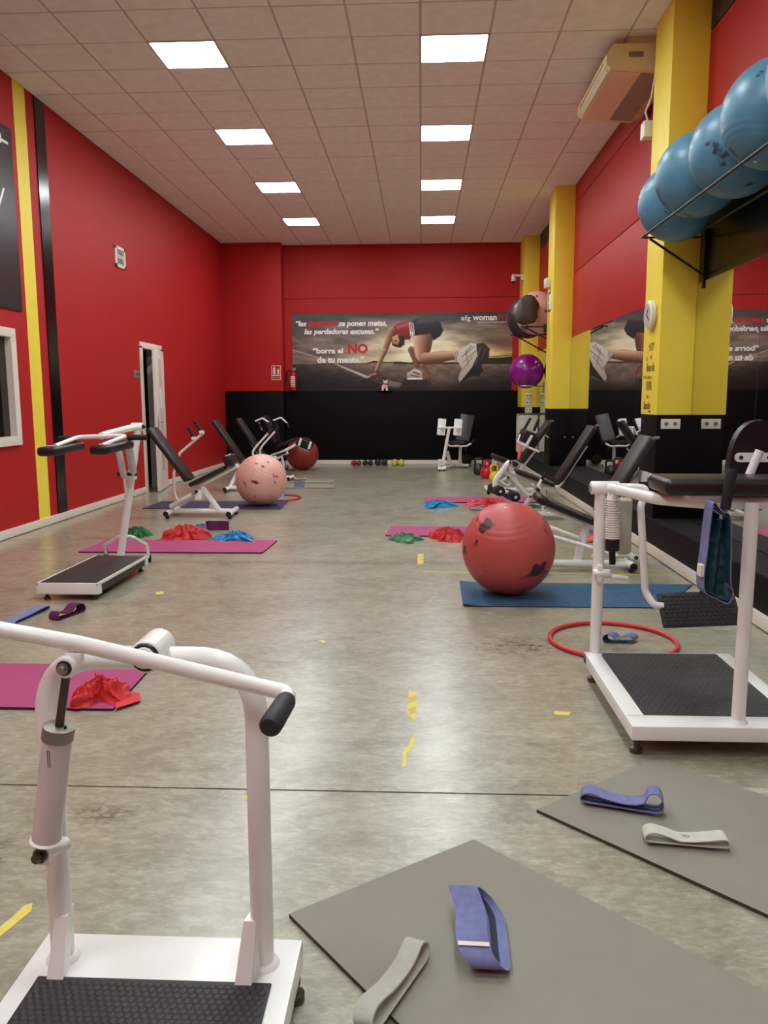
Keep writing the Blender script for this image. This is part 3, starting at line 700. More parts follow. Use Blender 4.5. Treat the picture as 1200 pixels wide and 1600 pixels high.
def socket(y, x0, z0, x1, z1, label, axis='x', group=None, cat='socket'):
    t = thing('wall_socket', ((x0+x1)/2, y, (z0+z1)/2), label, cat)
    M().box((x0, y-.012, z0), (x1, y, z1), .004).done('plate', 'plastic', t)
    for k in (.27, .73):
        c = (x0+(x1-x0)*k, y-.011, (z0+z1)/2); r_ = (x1-x0)*.14
        rg_ = M().lathe(c, add(c, dy=-.003), [(0, r_*1.15), (1, r_)], 16).done('outlet', 'plastic', t); M().cyl(add(c, dy=-.0025), add(c, dy=-.0034), r_*.8, 14).done('outlet_cup', 'sign', rg_)
        for s in (-1, 1): M().cyl(add(c, dx=s*r_*.35, dy=-.003), add(c, dx=s*r_*.35, dy=-.0045), r_*.14, 8).done('outlet_hole', 'black', rg_)
    return t
socket(7.004, 2.07, 1.105, 2.235, 1.19, 'white double socket on the black foot of the nearest pillar')
# pillar 2: box, sign, bracket
bx = thing('sensor_box', (XE, 13.0, 3.22), 'small white alarm box on the middle yellow pillar', 'alarm')
M().box((XE-.085, 12.95, 3.12), (XE, 13.14, 3.265), .012).done('case', 'plastic', bx); M().box((XE-.088, 12.98, 3.135), (XE-.084, 13.1, 3.17), .002).done('sensor_window', 'frost', bx)
nt_ = thing('wall_notice', (XE, 13.02, 2.95), 'white notice with black brackets below the alarm box', 'notice')
M().box((XE-.004, 12.86, 2.74), (XE, 13.14, 3.06), .001).done('sheet', 'paper', nt_)
for z0, z1, zb in ((2.92, 3.05, 3.02), (2.75, 2.88, 2.75)):
    M().box((XE-.006, 13.08, z0), (XE-.003, 13.13, z1)).box((XE-.006, 12.9, zb), (XE-.003, 13.13, zb+.03)).done('black_mark', 'ink', nt_)
# emergency box beside the air conditioner
eb = thing('alarm_speaker', (2.0, 7.6, 3.74), 'white wall speaker box hanging under the air conditioner', 'speaker')
M().box((1.965, 7.53, 3.67), (2.06, 7.66, 3.81), .012).done('case', 'plastic', eb); M().tube([(2.02, 7.6, 3.80), (1.99, 7.6, 3.9), (2.04, 7.62, 4.02), (2.08, 7.62, 4.3)], .008, .03, 8).done('cable', 'plastic', eb)
M().box((2.05, 7.54, 3.72), (XW+.0, 7.58, 3.76)).done('mounting_arm', 'plastic', eb)
# air conditioner
ac = thing('air_conditioner', (1.95, 8.3, 4.3), 'long cream air conditioner hung under the ceiling beside the nearest pillar', 'air conditioner')
A0, A1 = 7.66, 8.98
b = M(); prof = [(1.70, 4.50), (1.645, 4.42), (1.645, 4.335), (1.69, 4.30), (2.2, 4.255), (2.30, 4.30), (2.30, 4.50)]
b.poly([(x, A0, z) for x, z in prof], (0, A1-A0, 0)).done('casing', 'acplastic', ac, ang=20)
M().poly([(1.72, A0+.06, 4.297), (1.95, A0+.06, 4.277), (1.95, A0+.06, 4.272), (1.72, A0+.06, 4.292)], (0, A1-A0-.12, 0)).done('bottom_panel', 'acpink', ac)
M().poly([(1.97, A0+.06, 4.275), (2.19, A0+.06, 4.257), (2.19, A0+.06, 4.250), (1.97, A0+.06, 4.268)], (0, A1-A0-.12, 0)).done('intake_grille', 'grille', ac)
M().box((1.641, A0+.12, 4.372), (1.647, A1-.12, 4.378)).done('outlet_slot', 'gunm', ac); M().poly([(1.66, A0+.1, 4.322), (1.684, A0+.1, 4.304), (1.678, A0+.1, 4.300), (1.655, A0+.1, 4.318)], (0, A1-A0-.2, 0)).done('louver', 'plastic', ac)
M().box((1.84, A0-.003, 4.385), (1.97, A0, 4.43)).done('rating_plate', 'sign', ac); M().box((1.86, A0+.05, 4.5), (2.3, A1-.05, HC-.002)).done('mounting_plate', 'acplastic', ac)
for y in (7.9, 8.7): M().cyl((2.32, y, 4.28), (2.32, y, 4.22), .012, 8).done('hook', 'gunm', ac)
M().box((2.28, A0+.1, 4.34), (XW, A1-.1, 4.44)).done('wall_bracket', 'gunm', ac)
# ================================================================ BALLS
def ball(name, c, r, m, label, cat='ball', group=None, rings=True, tilt=(0.3, 0.2), sq=1.0, plug=True):
    c = Vector(c); t = thing(name, (c.x, c.y, c.z-r*sq), label, cat, group)
    rot = Matrix.Rotation(tilt[0], 4, 'X') @ Matrix.Rotation(tilt[1], 4, 'Y')
    n = 72; prof = []
    for i in range(n+1):
        a = math.pi*i/n; rr = r
        if rings:
            for a0 in (.62, .74, .86, 2.28, 2.40, 2.52):
                rr += r*.012*math.exp(-((a-a0)/.02)**2)
        prof.append((r-rr*math.cos(a), max(rr*math.sin(a), 1e-4)))
    q = M(); q.lathe((0, 0, -r), (0, 0, r), prof, 40, False)
    q.bm.transform(rot)
    for v in q.bm.verts: v.co.z *= sq
    bmesh.ops.translate(q.bm, vec=c, verts=q.bm.verts[:])
    q.done('skin', m, t, ang=80)
    if plug:
        d = (rot @ Vector((0, 0, 1))).normalized(); d.z *= sq
        M().lathe(c+d*r*.985, c+d*r*1.004, [(0, .012), (1, .009)], 10).done('valve_plug', 'plastic', t)
    return t
ball('exercise_ball', (.61, 5.48, .332), .322, 'ballred', 'large red exercise ball resting on the blue mat, marked with dark stains', tilt=(.35, -.12))
ball('exercise_ball', (-2.08, 10.19, .344), .334, 'ballpink', 'big pink exercise ball on the dark navy mat', tilt=(.5, .5))
ball('exercise_ball', (-2.36, 15.65, .325), .325, 'ballred2', 'dull red exercise ball by the black back wall', tilt=(.9, .3))
gb = 'blue exercise balls on the wall rack'
for i, (x, y, z, w) in enumerate(((2.02, 6.66, 2.90, 'farthest, beside the yellow pillar'), (1.985, 6.07, 2.955, 'second from the yellow pillar'), (2.02, 5.45, 2.94, 'third from the yellow pillar'), (2.0, 4.85, 2.955, 'fourth from the yellow pillar'), (2.01, 4.255, 2.95, 'nearest, cut by the upper right edge'))):
    ball('exercise_ball', (x, y, z), .296, 'ballblue', 'blue exercise ball on the wall rack, '+w, group=gb, tilt=(.6+.8*i, 1.1-.5*i))
rk = thing('ball_rack', (2.1, 5.5, 2.76), 'black steel wall rack carrying the row of blue balls', 'rack')
RZ = 2.685
M().tube([(1.82, 6.86, RZ), (1.82, 3.4, RZ)], .011, 0, 10).done('front_rail', 'black', rk)
M().tube([(2.22, 6.86, RZ), (2.22, 3.4, RZ)], .011, 0, 10).done('rear_rail', 'black', rk)
M().lathe((1.82, 6.88, RZ), (1.82, 6.84, RZ), [(0, .016), (1, .016)], 10).done('rail_end', 'steel', rk)
for y in (6.85, 3.9):
    M().tube([(1.82, y, RZ-.012), (2.33, y, RZ-.012)], .008, 0, 8).tube([(1.87, y, RZ-.02), (2.325, y, RZ-.32)], .01, 0, 8).box((2.312, y-.015, RZ-.42), (2.33, y+.015, RZ+.05)).done('bracket', 'black', rk)
# far rack
sh = thing('ball_shelf', (2.0, 14.2, 2.45), 'black bracket shelf holding the pink and black balls', 'shelf')
M().tube([(1.72, 13.27, 2.56), (1.72, 15.0, 2.56)], .012, 0, 8).tube([(2.22, 13.27, 2.56), (2.22, 15.0, 2.56)], .012, 0, 8).done('rail', 'black', sh)
for y in (13.35, 14.9):
    M().tube([(1.62, y, 2.55), (2.33, y, 2.55)], .012, 0, 8).tube([(1.7, y, 2.54), (2.325, y, 2.2)], .012, 0, 8).box((2.31, y-.02, 2.15), (2.33, y+.02, 2.62)).done('bracket', 'black', sh)
M().box((1.98, 13.262, 2.45), (2.2, 13.28, 2.58)).done('end_plate', 'black', sh)
ball('exercise_ball', (1.955, 13.95, 2.83), .362, 'ballpink', 'big pink exercise ball up on the far bracket shelf', tilt=(.2, 1.2))
ball('exercise_ball', (1.90, 14.70, 2.83), .37, 'ballblack', 'big black exercise ball behind the pink one on the shelf', tilt=(1.2, .9))
# slack black ball
fb = thing('deflated_ball', (1.72, 13.4, 2.56), 'half deflated dusty black ball slumped against the pink ball on the shelf', 'ball')
q = M(); q.sphere((0, 0, 0), .25, (.78, .42, 1.0), 36, 24)
for v in q.bm.verts:
    nn = noise.fractal(v.co*5+Vector((3, 1, 7)), .9, 2.1, 4); v.co *= 1+.16*nn
    v.co.y += .05*math.sin(v.co.z*9)*(1 if v.co.x > 0 else .6)
q.bm.transform(Matrix.Rotation(.5, 4, 'Y') @ Matrix.Rotation(.25, 4, 'Z'))
zmin = min(v.co.z for v in q.bm.verts)
bmesh.ops.translate(q.bm, vec=Vector((1.735, 13.43, 2.575-zmin)), verts=q.bm.verts[:]); q.done('slack_skin', 'ballbrown', fb, ang=80)
# purple ball on small holder
ball('exercise_ball', (2.0, 15.4, 1.905), .322, 'ballpurple', 'glossy purple exercise ball on the small chrome holder', tilt=(.7, .7))
hd = thing('ball_holder', (2.0, 15.4, 1.6), 'small chrome tube holder under the purple ball', 'holder')
M().loop([(2.0+.19*math.cos(a*math.pi/10), 15.4+.19*math.sin(a*math.pi/10), 1.628) for a in range(20)], .011, 8).done('ring', 'steel', hd)
M().tube([(2.19, 15.4, 1.628), (2.33, 15.4, 1.62)], .011, 0, 8).tube([(1.86, 15.27, 1.628), (1.80, 15.2, 1.66), (1.78, 15.18, 1.72)], .009, .03, 8).done('arm', 'steel', hd)
M().box((2.318, 15.32, 1.5), (2.33, 15.48, 1.7)).done('mounting_plate', 'steel', hd)
# far pillar sockets and cabinet
for z, w in ((1.455, 'top'), (1.32, 'middle'), (1.165, 'lowest')):
    socket(16.322, 2.1, z-.055, 2.24, z+.055, 'white double socket on the far yellow pillar, %s of three' % w)
cb = thing('wall_cabinet', (2.2, 16.1, .33), 'open cream cabinet standing on the ledge against the far pillar', 'cabinet')
b = M(); x0, x1, y0, y1, z0, z1 = 1.93, 2.325, 15.95, 16.31, .325, 1.09
b.box((x0, y0, z0), (x1, y0+.02, z1), .003).box((x0, y1-.02, z0), (x1, y1, z1), .003).box((x1-.02, y0, z0), (x1, y1, z1), .003).box((x0, y0, z1-.025), (x1, y1, z1), .003).box((x0, y0, z0), (x1, y1, z0+.025), .003)
b.done('body', 'cabinet', cb); M().box((x0+.01, y0+.02, .68), (x1-.02, y1-.02, .70)).done('shelf', 'cabinet', cb)

# ================================================================ FLOOR MATS
def mat_slab(name, corners, th, m, edge, label, group=None, curl=None):
    c = sum((Vector((p[0], p[1], 0)) for p in corners), Vector())/4; t = thing(name, (c.x, c.y, 0), label, 'mat', group)
    P = [Vector((p[0], p[1], 0)) for p in corners]
    n = 14; q = M(); top = []; 
    def shape(u, v):
        p = P[0]*(1-u)*(1-v)+P[1]*u*(1-v)+P[2]*u*v+P[3]*(1-u)*v
        z = curl(u, v) if curl else 0
        return p, z
    V0 = {}
    for i in range(n+1):
        for j in range(n+1):
            p, z = shape(i/n, j/n)
            V0[i, j] = (q.bm.verts.new((p.x, p.y, z+.001+th)), q.bm.verts.new((p.x, p.y, z+.001)))
    for i in range(n):
        for j in range(n):
            a, b_, c_, d_ = V0[i, j], V0[i+1, j], V0[i+1, j+1], V0[i, j+1]
            q.bm.faces.new((a[0], b_[0], c_[0], d_[0]))
    q2 = M()
    V2 = {k: (q2.bm.verts.new(v[0].co - Vector((0, 0, .0012))), q2.bm.verts.new(v[1].co)) for k, v in V0.items()}
    bmesh.ops.delete(q.bm, geom=[v[1] for v in V0.values()], context='VERTS')
    for i in range(n):
        for j in range(n):
            q2.bm.faces.new([V2[k][1] for k in ((i, j), (i, j+1), (i+1, j+1), (i+1, j))])
    for k in range(n):
        for a, b_ in (((k, 0), (k+1, 0)), ((n, k), (n, k+1)), ((n-k, n), (n-k-1, n)), ((0, n-k), (0, n-k-1))):
            q2.bm.faces.new((V2[a][0], V2[a][1], V2[b_][1], V2[b_][0]))
    # thin top sheet with its own small thickness
    r_ = bmesh.ops.extrude_face_region(q.bm, geom=q.bm.faces[:]); bmesh.ops.translate(q.bm, vec=(0, 0, -.0012), verts=[g for g in r_['geom'] if isinstance(g, bmesh.types.BMVert)])
    q.done('top_surface', m, t); q2.done('foam_core', edge, t)
    return t
G = 'exercise mats laid on the floor'
mat_slab('exercise_mat', [(-.345, 1.91), (.165, 2.29), (1.30, 1.18), (.60, .78)], .011, 'greymat', 'greyedge', 'grey foam mat in the foreground holding a lilac band and a grey band', G)
mat_slab('exercise_mat', [(.385, 2.48), (.87, 2.865), (1.95, 1.96), (1.48, 1.40)], .011, 'greymat', 'greyedge', 'grey foam mat at the right edge holding a lilac band and an off-white band', G)
mat_slab('exercise_mat', [(-3.1, 3.28), (-1.355, 3.28), (-1.375, 3.86), (-3.1, 3.86)], .012, 'magenta', 'magunder', 'magenta mat at the left edge behind the arched white machine', G)
mat_slab('exercise_mat', [(-3.1, 6.92), (-1.42, 6.93), (-1.40, 7.55), (-3.08, 7.55)], .012, 'magenta', 'magunder', 'magenta mat behind the left standing machine', G)
mat_slab('exercise_mat', [(-.36, 7.87), (1.25, 7.84), (1.28, 8.44), (-.32, 8.46)], .012, 'magenta', 'magunder', 'magenta mat just beyond the large red ball', G)
mat_slab('exercise_mat', [(.07, 10.53), (1.67, 10.56), (1.67, 11.15), (.05, 11.1)], .012, 'magenta', 'magunder', 'farthest magenta mat on the right side', G)
mat_slab('exercise_mat', [(.28, 5.13), (1.58, 5.13), (2.0, 5.80), (.29, 5.82)], .007, 'bluemat', 'magunder', 'blue mat under the large red ball', G, curl=lambda u, v: .012*max(0, 1-u*9)**2)
mat_slab('exercise_mat', [(-3.55, 9.86), (-1.78, 9.84), (-1.81, 10.66), (-3.55, 10.62)], .007, 'navymat', 'magunder', 'dark navy mat under the pink ball', G)
mat_slab('exercise_mat', [(-2.7, 13.12), (-1.47, 13.12), (-1.50, 13.62), (-2.7, 13.62)], .008, 'fargrey', 'greyedge', 'farther of two small pale grey mats near the back left', G)
mat_slab('exercise_mat', [(-2.6, 12.30), (-1.36, 12.32), (-1.40, 12.88), (-2.6, 12.88)], .008, 'fargrey', 'greyedge', 'nearer of two small pale grey mats near the back left', G)
mat_slab('exercise_mat', [(1.628, 7.819, 0.000), (1.880, 7.826, 0.000), (2.034, 8.342, 0.000), (1.773, 8.335, 0.000)], .008, 'bluemat', 'magunder', 'scrap of dark blue mat under the near right bench', G)
# tread lines of the blue and navy mats: thin raised ribs
bmats = [o for o in bpy.data.objects if o.get('category') == 'mat' and ('blue mat under the large' in o['label'] or 'navy' in o['label'])]
for o in bmats:
    q = M(); isb = 'red ball' in o['label']
    if isb:
        for k in range(1, 9): q.box((.36, 5.17+k*.068, .0085), (1.62, 5.172+k*.068, .0098))
        for k in range(1, 16): q.box((.34+k*.075, 5.17, .0085), (.342+k*.075, 5.78, .0096))
    else:
        for k in range(1, 26): q.box((-2.5+k*.027, 9.9, .0085), (-2.496+k*.027, 10.6, .0098))
    r_ = q.done('tread_ribs', mat('tread rib', (96, 128, 164) if isb else (104, 112, 140), .7), o, kind='stuff')
# hoops
def hoop(c, R, label):
    t = thing('hula_hoop', (c[0], c[1], 0), label, 'hoop')
    M().loop([(c[0]+R*math.cos(a*math.pi/36), c[1]+R*math.sin(a*math.pi/36), .0135) for a in range(72)], .0125, 10).done('ring', 'hoop', t)
    a = .4; M().tube([(c[0]+R*math.cos(a+k*.03), c[1]+R*math.sin(a+k*.03), .0135) for k in range(5)], .0132, 0, 10).done('joint_sleeve', 'hoop', t)
hoop((1.08, 4.38), .345, 'red hula hoop on the floor behind the right machine')
hoop((-2.03, 10.98), .34, 'red hula hoop partly hidden behind the pink ball')
# tape
def tape(pts, label, m='tape', stripes=()):
    c = sum((Vector((*p, 0)) for p in pts), Vector())/len(pts)
    t = thing('floor_tape', (c.x, c.y, 0), label, 'tape'); M().poly([(*p, .0004) for p in pts], (0, 0, .0006)).done('strip', m, t)
    for s_ in stripes: M().poly([(*p, .001) for p in s_], (0, 0, .0003)).done('worn_stripe', 'tapestripe', t)
tape([(-0.054, 3.582, 0.000)[:2], (-0.018, 3.558, 0.000)[:2], (-0.017, 3.284, 0.000)[:2], (-0.024, 3.214, 0.000)[:2], (-0.059, 3.318, 0.000)[:2]], 'torn piece of yellow tape at the middle of the floor, upper of two', stripes=[[(-0.056, 3.492, 0.000)[:2], (-0.018, 3.526, 0.000)[:2], (-0.018, 3.454, 0.000)[:2], (-0.058, 3.414, 0.000)[:2]], [(-0.057, 3.354, 0.000)[:2], (-0.020, 3.385, 0.000)[:2], (-0.020, 3.319, 0.000)[:2], (-0.044, 3.290, 0.000)[:2]]])
tape([(-0.021, 3.103, 0.000)[:2], (-0.025, 2.974, 0.000)[:2], (-0.052, 2.915, 0.000)[:2], (-0.052, 2.806, 0.000)[:2], (-0.066, 2.785, 0.000)[:2], (-0.069, 2.915, 0.000)[:2], (-0.043, 2.997, 0.000)[:2], (-0.036, 3.052, 0.000)[:2]], 'ragged yellow tape remnant at the middle of the floor, lower of two')
tape([(-0.027, 6.943, 0.000)[:2], (0.024, 6.945, 0.000)[:2], (0.018, 6.497, 0.000)[:2], (-0.030, 6.496, 0.000)[:2]], 'small striped yellow tape patch beside the near right magenta mat', stripes=[[(-0.026, 6.855, 0.000)[:2], (0.024, 6.885, 0.000)[:2], (0.024, 6.827, 0.000)[:2], (-0.026, 6.769, 0.000)[:2]], [(-0.026, 6.712, 0.000)[:2], (0.024, 6.742, 0.000)[:2], (0.024, 6.686, 0.000)[:2], (-0.026, 6.630, 0.000)[:2]], [(-0.025, 6.575, 0.000)[:2], (0.023, 6.604, 0.000)[:2], (0.023, 6.550, 0.000)[:2], (-0.025, 6.496, 0.000)[:2]]])
tape([(0.587, 3.357, 0.000)[:2], (0.660, 3.345, 0.000)[:2], (0.639, 3.309, 0.000)[:2], (0.580, 3.313, 0.000)[:2]], 'small yellow tape scrap in front of the red hoop')
tape([(-0.586, 4.362, 0.000)[:2], (-0.541, 4.351, 0.000)[:2], (-0.546, 4.303, 0.000)[:2]], 'tiny yellow tape scrap on the open floor')
tape([(-0.609, 2.551, 0.000)[:2], (-0.581, 2.557, 0.000)[:2], (-0.573, 2.508, 0.000)[:2], (-0.589, 2.521, 0.000)[:2]], 'yellow tape scrap beside the upright of the arched machine')
tape([(-1.054, 1.943, 0.000)[:2], (-1.040, 1.908, 0.000)[:2], (-1.062, 1.834, 0.000)[:2], (-1.078, 1.782, 0.000)[:2], (-1.099, 1.808, 0.000)[:2], (-1.079, 1.880, 0.000)[:2], (-1.071, 1.931, 0.000)[:2]], 'dirty yellow tape strip at the left edge of the floor')
tape([(-1.896, 5.452, 0.000)[:2], (-1.858, 5.492, 0.000)[:2], (-1.820, 5.417, 0.000)[:2], (-1.873, 5.396, 0.000)[:2]], 'tiny yellow tape scrap beside the left standing machine')
tape([(.02, 6.20), (.02, 6.22), (1.95, 6.15), (1.95, 6.13)], 'thin yellow tape line across the floor in front of the near right bench')

# ================================================================ BANDS AND SHEETS
def closed(pts, n=10):
    """smooth closed outline through points (Catmull-Rom)"""
    P = [Vector(p) for p in pts]; k = len(P); out = []
    for i in range(k):
        a, b, c, d = P[i-1], P[i], P[(i+1) % k], P[(i+2) % k]
        for j in range(n):
            t = j/n; out.append(.5*((2*b)+(c-a)*t+(2*a-5*b+4*c-d)*t*t+(3*b-a-3*c+d)*t**3))
    return out
def band(name, org, u, w, outline, width, m, label, th=.0035, inner=None, stripes=(), tagbox=None, group=None, shear=0.0, zoff=0.0):
    """fabric loop: outline in (u, z) metres, swept along w; th = cloth thickness; shear slides upper cloth along w"""
    u, w = Vector(u).normalized(), Vector(w).normalized(); org = Vector(org)
    O = closed([(a, b, 0) for a, b in outline], 7); zm = max(p.y for p in O)
    t = thing(name, org, label, 'resistance band', group)
    def sweep(off0, off1, w0, w1, m_, nm, lab=None):
        q = M(); k = len(O); R_ = []
        for i, p in enumerate(O):
            d = (O[(i+1) % k]-O[i-1]).normalized(); nrm = Vector((d.y, -d.x, 0))
            row = []
            for off in (off0, off1):
                pp = p+nrm*off
                for ww in (w0, w1):
                    row.append(q.bm.verts.new(org+u*pp.x+Vector((0, 0, max(pp.y, .0006)+zoff))+w*((ww-.5)*width+shear*(pp.y/zm))))
            R_.append(row)
        for i in range(k):
            A, B = R_[i], R_[(i+1) % k]
            for x, y in ((0, 1), (1, 3), (3, 2), (2, 0)): q.bm.faces.new((A[x], A[y], B[y], B[x]))
        return q.done(nm, m_, t, lab, ang=60)
    sweep(0, th, 0, 1, m, 'woven_loop')
    sg_ = 1 if sum((O[i].x*O[(i+1) % len(O)].y-O[(i+1) % len(O)].x*O[i].y) for i in range(len(O))) < 0 else -1
    if inner:
        for a_, b_ in stripes: sweep(th*(1 if sg_ > 0 else 0)-(-.0004 if sg_ > 0 else .0012), th*(1 if sg_ > 0 else 0)+(.0012 if sg_ > 0 else -.0002), a_, b_, inner, 'grip_stripe', 'dark grippy inner stripe')
    if tagbox:
        (a0, a1, z, mm) = tagbox
        c_ = org+u*((a0+a1)/2)+Vector((0, 0, z))+w*(shear*((z-zoff-.0035)/zm)); fm_ = Matrix((u, w, Vector((0, 0, 1)))).transposed().to_4x4(); fm_.translation = c_
        M().box((-(a1-a0)/2, -width/2, 0), ((a1-a0)/2, width/2, .0015), 0, fm_).done('sewn_label', mm, t, 'white sewn label')
    return t
def standing_band(org, outline, height, m, label, inner=None, th=.004):
    """loop band standing on its edge: outline in plan (x, y), cloth rises vertically"""
    org = Vector(org); t = thing('resistance_band', org, label, 'resistance band'); O = closed([(a, b, 0) for a, b in outline], 7)
    def sweep(o0, o1, z0, z1, m_, nm):
        q = M(); k = len(O); R_ = []
        for i, p in enumerate(O):
            d = (O[(i+1) % k]-O[i-1]).normalized(); nr = Vector((d.y, -d.x, 0)); wv = .002*math.sin(i*.5)
            R_.append([q.bm.verts.new(org+p+nr*o+Vector((0, 0, z+(wv if z > .03 else 0)))) for o in (o0, o1) for z in (z0, z1)])
        for i in range(k):
            A, B = R_[i], R_[(i+1) % k]
            for x, y in ((0, 1), (1, 3), (3, 2), (2, 0)): q.bm.faces.new((A[x], A[y], B[y], B[x]))
        q.done(nm, m_, t, ang=60)
    sweep(0, th, .001, height, m, 'woven_loop')
    if inner: sweep(-.002, -.0002, .008, height-.008, inner, 'grip_stripe')
    return t
# on the right hand grey mat
band('resistance_band', (0.554, 2.535, 0.012), ((0.845, 2.443, 0.012)[0]-(0.550, 2.535, 0.012)[0], (0.845, 2.443, 0.012)[1]-(0.550, 2.535, 0.012)[1], 0), (.25, 1, 0), [(0, .004), (.09, .002), (.19, .002), (.235, .006), (.245, .03), (.232, .062), (.205, .062), (.185, .028), (.13, .016), (.06, .024), (.015, .034), (-.01, .02)], .062, 'lilac', 'lilac band with one end looped up on the right grey mat', inner='lilacdk', stripes=((.2, .42), (.58, .8)), zoff=.0125)
wb_ = band('resistance_band', (0.696, 2.298, 0.012), ((0.976, 2.264, 0.012)[0]-(0.696, 2.298, 0.012)[0], (0.976, 2.264, 0.012)[1]-(0.696, 2.298, 0.012)[1], 0), (.1, 1, 0), [(0, .003), (.08, .002), (.16, .002), (.215, .003), (.228, .014), (.215, .026), (.17, .018), (.13, .012), (.09, .010), (.05, .022), (.01, .03), (-.01, .016)], .055, 'whiteband', 'off-white flat loop band on the right grey mat', zoff=.0125)
o_ = Vector((0.696, 2.298, 0.012)); u_ = Vector(((0.976, 2.264, 0.012)[0]-o_.x, (0.976, 2.264, 0.012)[1]-o_.y, 0)).normalized()
text('90', .022, .016, o_+u_*.098+Vector((0, -.006, .0265)), u_, (-u_.y, u_.x, 0), 'printdk', 'size_print', wb_, .001)
# on the foreground grey mat
ob_ = Vector((0.130, 1.733, 0.012))+Vector((.046, -.012, 0))
band('resistance_band', ob_, (.03, 1, 0), (1, -.03, 0), [(-.025, .014), (.0, .002), (.06, .002), (.14, .002), (.185, .006), (.212, .035), (.2, .068), (.165, .06), (.12, .05), (.05, .052), (.0, .048), (-.025, .032)], .074, 'lilac', 'lilac loop band with a white label lying on the foreground grey mat', inner='lilacdk', stripes=((.12, .34), (.5, .72)), tagbox=(-.006, .008, .0655, 'paper'), shear=-.068, zoff=.0125)
o2 = (-0.089, 1.564, 0.012)
band('resistance_band', o2, ((0.025, 1.800, 0.012)[0]-o2[0], (0.025, 1.800, 0.012)[1]-o2[1], 0), (1, -.35, 0), [(-.04, .003), (.05, .002), (.14, .002), (.2, .004), (.222, .02), (.2, .034), (.14, .022), (.06, .022), (-.02, .034), (-.055, .02)], .046, 'greyband', 'light grey loop band at the bottom edge of the foreground grey mat', shear=-.012, zoff=.0125)
# floor, left
def pb(a, b): return Vector(a), (Vector(b)-Vector(a)).normalized()
o3, u3 = pb((-2.515, 4.667, 0.000), (-2.477, 4.959, 0.000)); band('resistance_band', o3, u3, (u3.y, -u3.x, 0), [(-.05, .003), (.1, .002), (.25, .002), (.31, .012), (.27, .028), (.1, .02), (-.03, .018)], .075, 'lilac', 'lilac band lying flat on the floor at the far left')
o4, u4 = pb((-2.277, 4.749, 0.000), (-2.193, 5.017, 0.000)); band('resistance_band', o4, u4, (u4.y, -u4.x, 0), [(-.03, .004), (.06, .002), (.17, .002), (.2, .02), (.18, .055), (.13, .06), (.08, .03), (.03, .028), (-.015, .05), (-.04, .03)], .075, 'purband', 'dark purple band on the floor beside the lilac one at the far left', inner='lilacdk', stripes=((.3, .7),))
standing_band((-2.268, 8.214, 0.000), [(-.01, 0), (.05, -.012), (.12, .01), (.2, 0), (.222, .03), (.2, .06), (.12, .05), (.05, .06), (-.01, .04)], .092, 'purband', 'dark purple band standing on edge behind the left magenta mat', 'lilacdk')
standing_band((-2.366, 8.149, 0.000), [(0, 0), (.05, -.015), (.085, .0), (.095, .035), (.06, .06), (.01, .05)], .072, 'lilac', 'small rolled lilac band touching the standing purple band', 'lilacdk')
# inside the red hoop
o7 = (1.085, 4.384, 0.000); hb = band('resistance_band', o7, (1, .03, 0), (.55, .84, 0), [(-.045, .03), (-.03, .006), (.03, .002), (.09, .002), (.125, .02), (.1, .042), (.06, .036), (.03, .02), (.0, .044), (-.03, .05)], .075, 'lilac', 'lilac band with a dark lining twisted up inside the red hoop', inner='tealdk', stripes=((.02, .98),))
